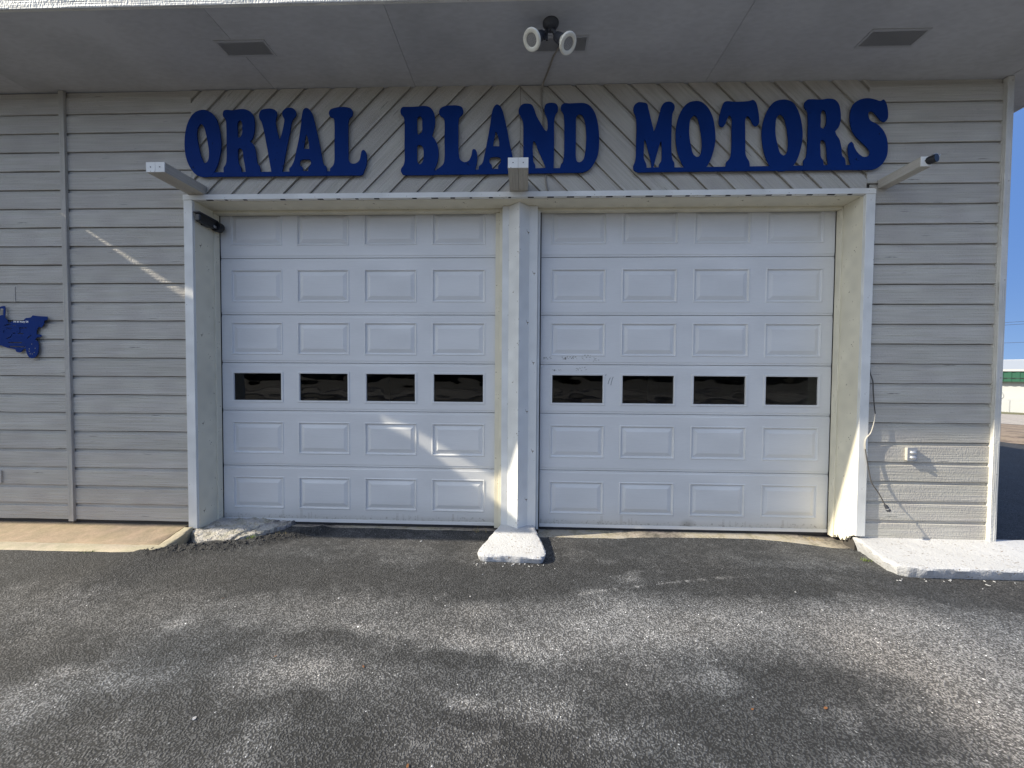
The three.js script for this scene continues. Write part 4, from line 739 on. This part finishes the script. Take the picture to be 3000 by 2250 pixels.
// bits on the ground
{
  const r = rng(8), flakes = [], one = (x, z, s) => { const n = 5 + Math.floor(r() * 3), sh = new THREE.Shape(Array.from({ length: n }, (_, i) => new THREE.Vector2(Math.cos(i / n * 6.283) * s * (0.5 + 0.6 * r()), Math.sin(i / n * 6.283) * s * 0.6 * (0.5 + 0.6 * r())))); const g = new THREE.ExtrudeGeometry(sh, { depth: 0.003, bevelEnabled: false }); g.rotateX(-Math.PI / 2 + 0.3 * (r() - 0.5)).rotateY(r() * 6).translate(x, groundY(x, z) + 0.002, z); flakes.push(metric(g)); };
  for (let i = 0; i < 26; i++) one(mix(2.6, 4.2, r()), 0.52 + 0.16 * r() * r(), 0.004 + 0.010 * r());
  for (let i = 0; i < 22; i++) one(mix(-0.4, 0.25, r()), 0.47 + 0.08 * r() * r(), 0.003 + 0.007 * r());
  for (let i = 0; i < 12; i++) one(mix(-2.0, 2.4, r()), mix(0.2, 1.9, r()), 0.003 + 0.005 * r());
  one(-1.36, 1.86, 0.012); one(-1.18, 0.98, 0.010); one(-0.9, 0.05, 0.012);
  const o = mesh('paint_flakes', merge(flakes), M.painted); struct(o, 'white paint flakes scattered on the asphalt', 'stuff');
  const leaves = []; for (const [x, z] of [[-0.78, 1.55], [-1.25, 1.5], [0.98, 1.72], [0.5, 2.0], [-0.42, 2.02], [1.3, 1.7], [-1.9, 1.02]]) { const s = 0.006 + 0.004 * r(), g = new THREE.ExtrudeGeometry(new THREE.Shape([[-s, 0], [-s * 0.3, s * 0.5], [s * 0.6, s * 0.4], [s * 1.1, 0], [s * 0.5, -s * 0.4], [-s * 0.4, -s * 0.45]].map((q) => new THREE.Vector2(...q))), { depth: 0.0012, bevelEnabled: false }); g.rotateX(-1.45 + 0.4 * r()).rotateY(r() * 6).translate(x, groundY(x, z) + 0.006, z); leaves.push(metric(g)); }
  struct(mesh('fallen_leaves', merge(leaves), std({ color: lin(0.22, 0.09, 0.03), roughness: 0.8 })), 'tiny dead brown leaf bits on the asphalt', 'stuff');
  const crumbs = []; for (let i = 0; i < 300; i++) { const t = r() * (RIDGE.length - 1.01), k = Math.floor(t), x = mix(RIDGE[k][0], RIDGE[k + 1][0], t - k) + 0.16 * (r() - 0.5), z = mix(RIDGE[k][1], RIDGE[k + 1][1], t - k) + 0.14 * (r() - 0.5), s = 0.003 + 0.010 * r() * r(); const g = new THREE.IcosahedronGeometry(s, 0); g.scale(1, 0.7, 0.8 + 0.5 * r()).rotateY(r() * 6).translate(x, groundY(x, z) + s * 0.3, z); crumbs.push(metric(g)); }
  const c = mesh('asphalt_crumbs', merge(crumbs), std({ color: lin(0.05, 0.048, 0.046), roughness: 0.9 })); struct(c, 'loose black asphalt crumbs along the broken concrete', 'stuff');
}
function weed(x, z, n, h, label, m, spread = 0.05, y0) {
  const r = rng(Math.round(Math.abs(x * 977 + z * 331))), pos = [];
  for (let i = 0; i < n; i++) {
    const a = r() * 6.283, l = h * (0.5 + 0.7 * r()), lean = 0.3 + 0.9 * r(), bx = x + (r() - 0.5) * spread * 2.4, bz = z + (r() - 0.5) * spread, by = (y0 ?? groundY(bx, bz)) - 0.002, w = 0.0016 + 0.0014 * r(), ca = Math.cos(a), sa = Math.sin(a);
    const q = (t, s) => [bx + ca * l * lean * t * t - sa * w * s * (1 - t), by + l * (t - 0.25 * t * t * lean), bz + sa * l * lean * t * t + ca * w * s * (1 - t)];
    for (let k = 0; k < 3; k++) { const A = q(k / 3, -1), B = q(k / 3, 1), C = q((k + 1) / 3, 1), D = q((k + 1) / 3, -1); pos.push(...A, ...B, ...C, ...A, ...C, ...D); }
  }
  const g = new THREE.BufferGeometry(); g.setAttribute('position', new THREE.Float32BufferAttribute(pos, 3)); g.computeVertexNormals();
  tag(mesh('weed_tuft', g, m), label, 'weeds', 'weeds in the cracks');
}
weed(-2.33, 0.165, 40, 0.035, 'green weeds in the crumbling asphalt edge in front of the broken concrete', M.weed, 0.04);
weed(-2.18, 0.0, 30, 0.03, 'dry weeds where the crumbling asphalt edge meets the left door', M.straw, 0.05);
weed(-3.35, 0.56, 26, 0.018, 'thin green weeds along the front edge of the tan walk', M.weed, 0.05);
weed(2.60, -0.20, 60, 0.03, 'dry yellow grass at the right end of the right door sill', M.straw, 0.06);
weed(2.705, 0.235, 34, 0.03, 'grass tuft against the curved side of the white corner pad', M.weed, 0.03);
weed(1.85, -0.2, 26, 0.018, 'low dry grass under the middle of the right door', M.straw, 0.10);
weed(-0.42, -0.20, 18, 0.05, 'dry stalks by the left side of the centre post', M.straw, 0.06);

// ---------------------------------------------------------------- what lies beyond the lot: falls away to the right rear
const SX = 0.765, SZ = -0.644;                         // the way the land falls
const fallY = (s) => -0.07 - 0.0438 * clamp(s - 14.4, 0, 48);
function land(name, s0, s1, w0, w1, dy, m, label, ns = 30, nw = 20, wav = 0) {
  const pos = [], idx = [];
  for (let i = 0; i <= ns; i++) for (let j = 0; j <= nw; j++) { const w = mix(w0, w1, j / nw), s = mix(s0, s1, i / ns) + (i === 0 || i === ns ? wav * (fbm(w * 0.5, i + 3, 2) - 0.5) : 0); pos.push(s * SX - w * SZ, fallY(s) + dy, s * SZ + w * SX); if (i && j) { const k = i * (nw + 1) + j; idx.push(k - nw - 2, k - 1, k, k - nw - 2, k, k - nw - 1); } }
  const g = new THREE.BufferGeometry(); g.setAttribute('position', new THREE.Float32BufferAttribute(pos, 3)); g.setIndex(idx);
  const n = metric(g.toNonIndexed()); n.computeVertexNormals();
  return struct(mesh(name, n, m), label);
}
land('ground', -420, 420, -420, 420, -0.05, M.field, 'dry grass land round the lot', 420, 60);
land('dirt_verge', 12.2, 22.5, -24, 14, 0.0, M.dirt, 'bare brown dirt beyond the lot', 24, 30, 1.2);
land('gravel_yard', 22.6, 47, -30, 20, 0.004, M.gravel, 'pale gravel yard', 40, 10, 0.6);
land('grass_strip', 47.1, 60, -30, 20, 0.01, M.grass, 'thin dry grass along the far fence', 8, 10, 0.4);
{
  const g = box(-60, 40, -0.10, -0.055, 19, 27); struct(mesh('road', g, M.road), 'road across the front of the lot');
  for (const [za, zb] of [[18.6, 18.98], [27.02, 27.4]]) struct(mesh('kerb', box(-60, 40, -0.1, 0.06, za, zb), M.gravel), 'pale concrete kerb along the road');
  struct(mesh('footpath', box(-60, 40, -0.09, -0.04, 30.5, 32), M.road), 'unseen pale footpath added beyond the road for the panes to reflect');  // footpath and the woods below: unseen, added for the window panes to reflect
  const r = rng(61), clumps = []; for (let i = 0; i < 420; i++) { const s = 1.6 + 2.6 * r(), q = new THREE.IcosahedronGeometry(s, 1), p = q.attributes.position; for (let k = 0; k < p.count; k++) { const f = 0.75 + 0.5 * fbm(p.getX(k) + i, p.getY(k) * 1.3 + p.getZ(k), 2); p.setXYZ(k, p.getX(k) * f, p.getY(k) * f, p.getZ(k) * f); } q.translate(mix(-110, 90, r()), 0.5 + 5.5 * r() * r(), mix(78, 92, r())); q.computeVertexNormals(); clumps.push(strip(q)); }
  struct(mesh('added_woods', merge(clumps), std({ color: lin(0.030, 0.030, 0.026), roughness: 1 })), 'unseen dark woods added across the road for the panes to reflect', 'stuff');
}
const far = (s, w, up) => V(s * SX - w * SZ, up, s * SZ + w * SX);
const place = (o, s, w, up) => { o.position.copy(far(s, w, up)); o.rotation.y = Math.atan2(-SX, -SZ) + Math.PI; return o; };   // local +z faces back along the fall
{
  const b = tag(group('metal_shop'), 'low white metal building with a green ribbed band under a grey roof, across the yard', 'building'); place(b, 60, 0, 0); b.rotation.y = Math.atan2(-SX, -SZ);
  mesh('wall', box(-14, 10, -2.3, 1.05, -10, 0), M.farWhite, b);
  for (let i = 0; i < 96; i++) { const x = -14 + i * 0.25; mesh('band_rib', box(x, x + 0.25, 0.93, 1.93, 0.02, 0.55 + (i % 2) * 0.05), M.green, b); }
  mesh('band_joint', box(-14, 10, 1.25, 1.30, 0.55, 0.62), M.rubber, b);
  mesh('eave_trim', box(-14.1, 10.1, 1.935, 2.13, -0.1, 0.72), M.farWhite, b);
  mesh('roof', (() => { const g = new THREE.BoxGeometry(24.2, 0.1, 8); g.rotateX(0.14).translate(-2, 2.66, -4); return metric(g); })(), M.farRoof, b);
  mesh('ridge_trim', box(-14.1, 10.1, 3.0, 3.3, -8.4, -7.9), M.farWhite, b);
  const l = mesh('flood_lamp', box(0.9, 1.6, 0.62, 0.92, 0.02, 0.30, 'x', 0.03), M.vent, b);
  mesh('conduit', tube([[1.9, 0.6, 0.03], [1.9, 0.0, 0.03], [2.05, -0.5, 0.03], [1.75, -0.95, 0.03]], 0.03), M.galv, b);
  mesh('junction_box', box(1.45, 1.8, -1.25, -0.95, 0, 0.12, 'x', 0.02), M.galv, b);
}
{
  const f = tag(group('chain_link_fence'), 'chain link fence with a slim top rail before the white metal building', 'fence'); place(f, 58.2, 0, 0); f.rotation.y = Math.atan2(-SX, -SZ);
  mesh('top_rail', box(-14, 14, -0.80, -0.755, 0, 0.04), M.galv, f);
  mesh('bottom_rail', box(-14, 14, -1.97, -1.94, 0, 0.03), M.galv, f);
  for (let x = -13.0; x < 14; x += 3.05) { const g = cyl(0.04, 0.04, 1.2, 8); g.translate(x + 0.2, -1.4, 0.02); mesh('post', g, M.galv, f); }
  const o = mesh('wire_mesh', merge(...Array.from({ length: 150 }, (_, i) => { const g = cyl(0.003, 0.003, 1.65, 3); g.rotateZ(i % 2 ? 0.785 : -0.785).translate(-8 + (i >> 1) * 0.21, -1.38, 0.02); return g; })), M.galv, f); o.userData.kind = 'stuff';
}
for (const [up, s, lab] of [[10.15, 97, 'uppermost overhead wire in the blue sky right of the building'], [9.78, 97.3, 'second overhead wire, just under the uppermost'], [6.95, 97, 'lowest overhead wire, alone in the blue sky right of the building']]) {
  const a = far(s, -60, up - 0.0), b = far(s, 60, up), m = far(s, 0, up - 0.25);
  tag(mesh('overhead_wire', tube([a.toArray(), m.toArray(), b.toArray()], 0.028, 12, 5), M.wire), lab, 'wire', 'overhead wires');
}
const TREE_SAYS = ['leafless tree tip left of the others over the grey roof', 'leafless forked tree over the grey roof, second from left', 'leafless tree over the grey roof, third from left', 'leafless bushy tree over the grey roof at the right edge'];
[[-2.2, 4.9, 3], [0.3, 5.6, 5], [3.2, 6.0, 9], [6.2, 5.4, 11]].forEach(([w, h, seed], n) => {
  const r = rng(seed), t = tag(group('bare_tree'), TREE_SAYS[n], 'tree', 'leafless trees behind the metal building'), base = far(104, w * 1.6, -2.3); t.position.copy(base);
  const limbs = []; const grow = (p, d, l, ra, k) => { const e = p.clone().addScaledVector(d, l); const g = new THREE.CylinderGeometry(ra * 0.6, ra, l, 4, 1, true); g.translate(0, l / 2, 0).applyQuaternion(new THREE.Quaternion().setFromUnitVectors(V(0, 1, 0), d)).translate(p.x, p.y, p.z); (k === 5 ? trunk : limbs).push(strip(g)); if (k) for (let i = 0; i < 3; i++) grow(p.clone().addScaledVector(d, l * (0.6 + 0.4 * r())), d.clone().add(V((r() - 0.5) * 1.3, 0.25 * r(), (r() - 0.5) * 1.3)).normalize(), l * (0.6 + 0.2 * r()), ra * 0.6, k - 1); };
  const trunk = []; grow(V(0, 0, 0), V(0, 1, 0), h * 0.36, 0.16, 5);
  mesh('trunk', merge(trunk), M.bark, t); mesh('crown', merge(limbs), M.bark, t);
});

scene.traverse((o) => { if (o.isMesh) { o.castShadow = true; o.receiveShadow = true; } });
renderer.render(scene, camera);
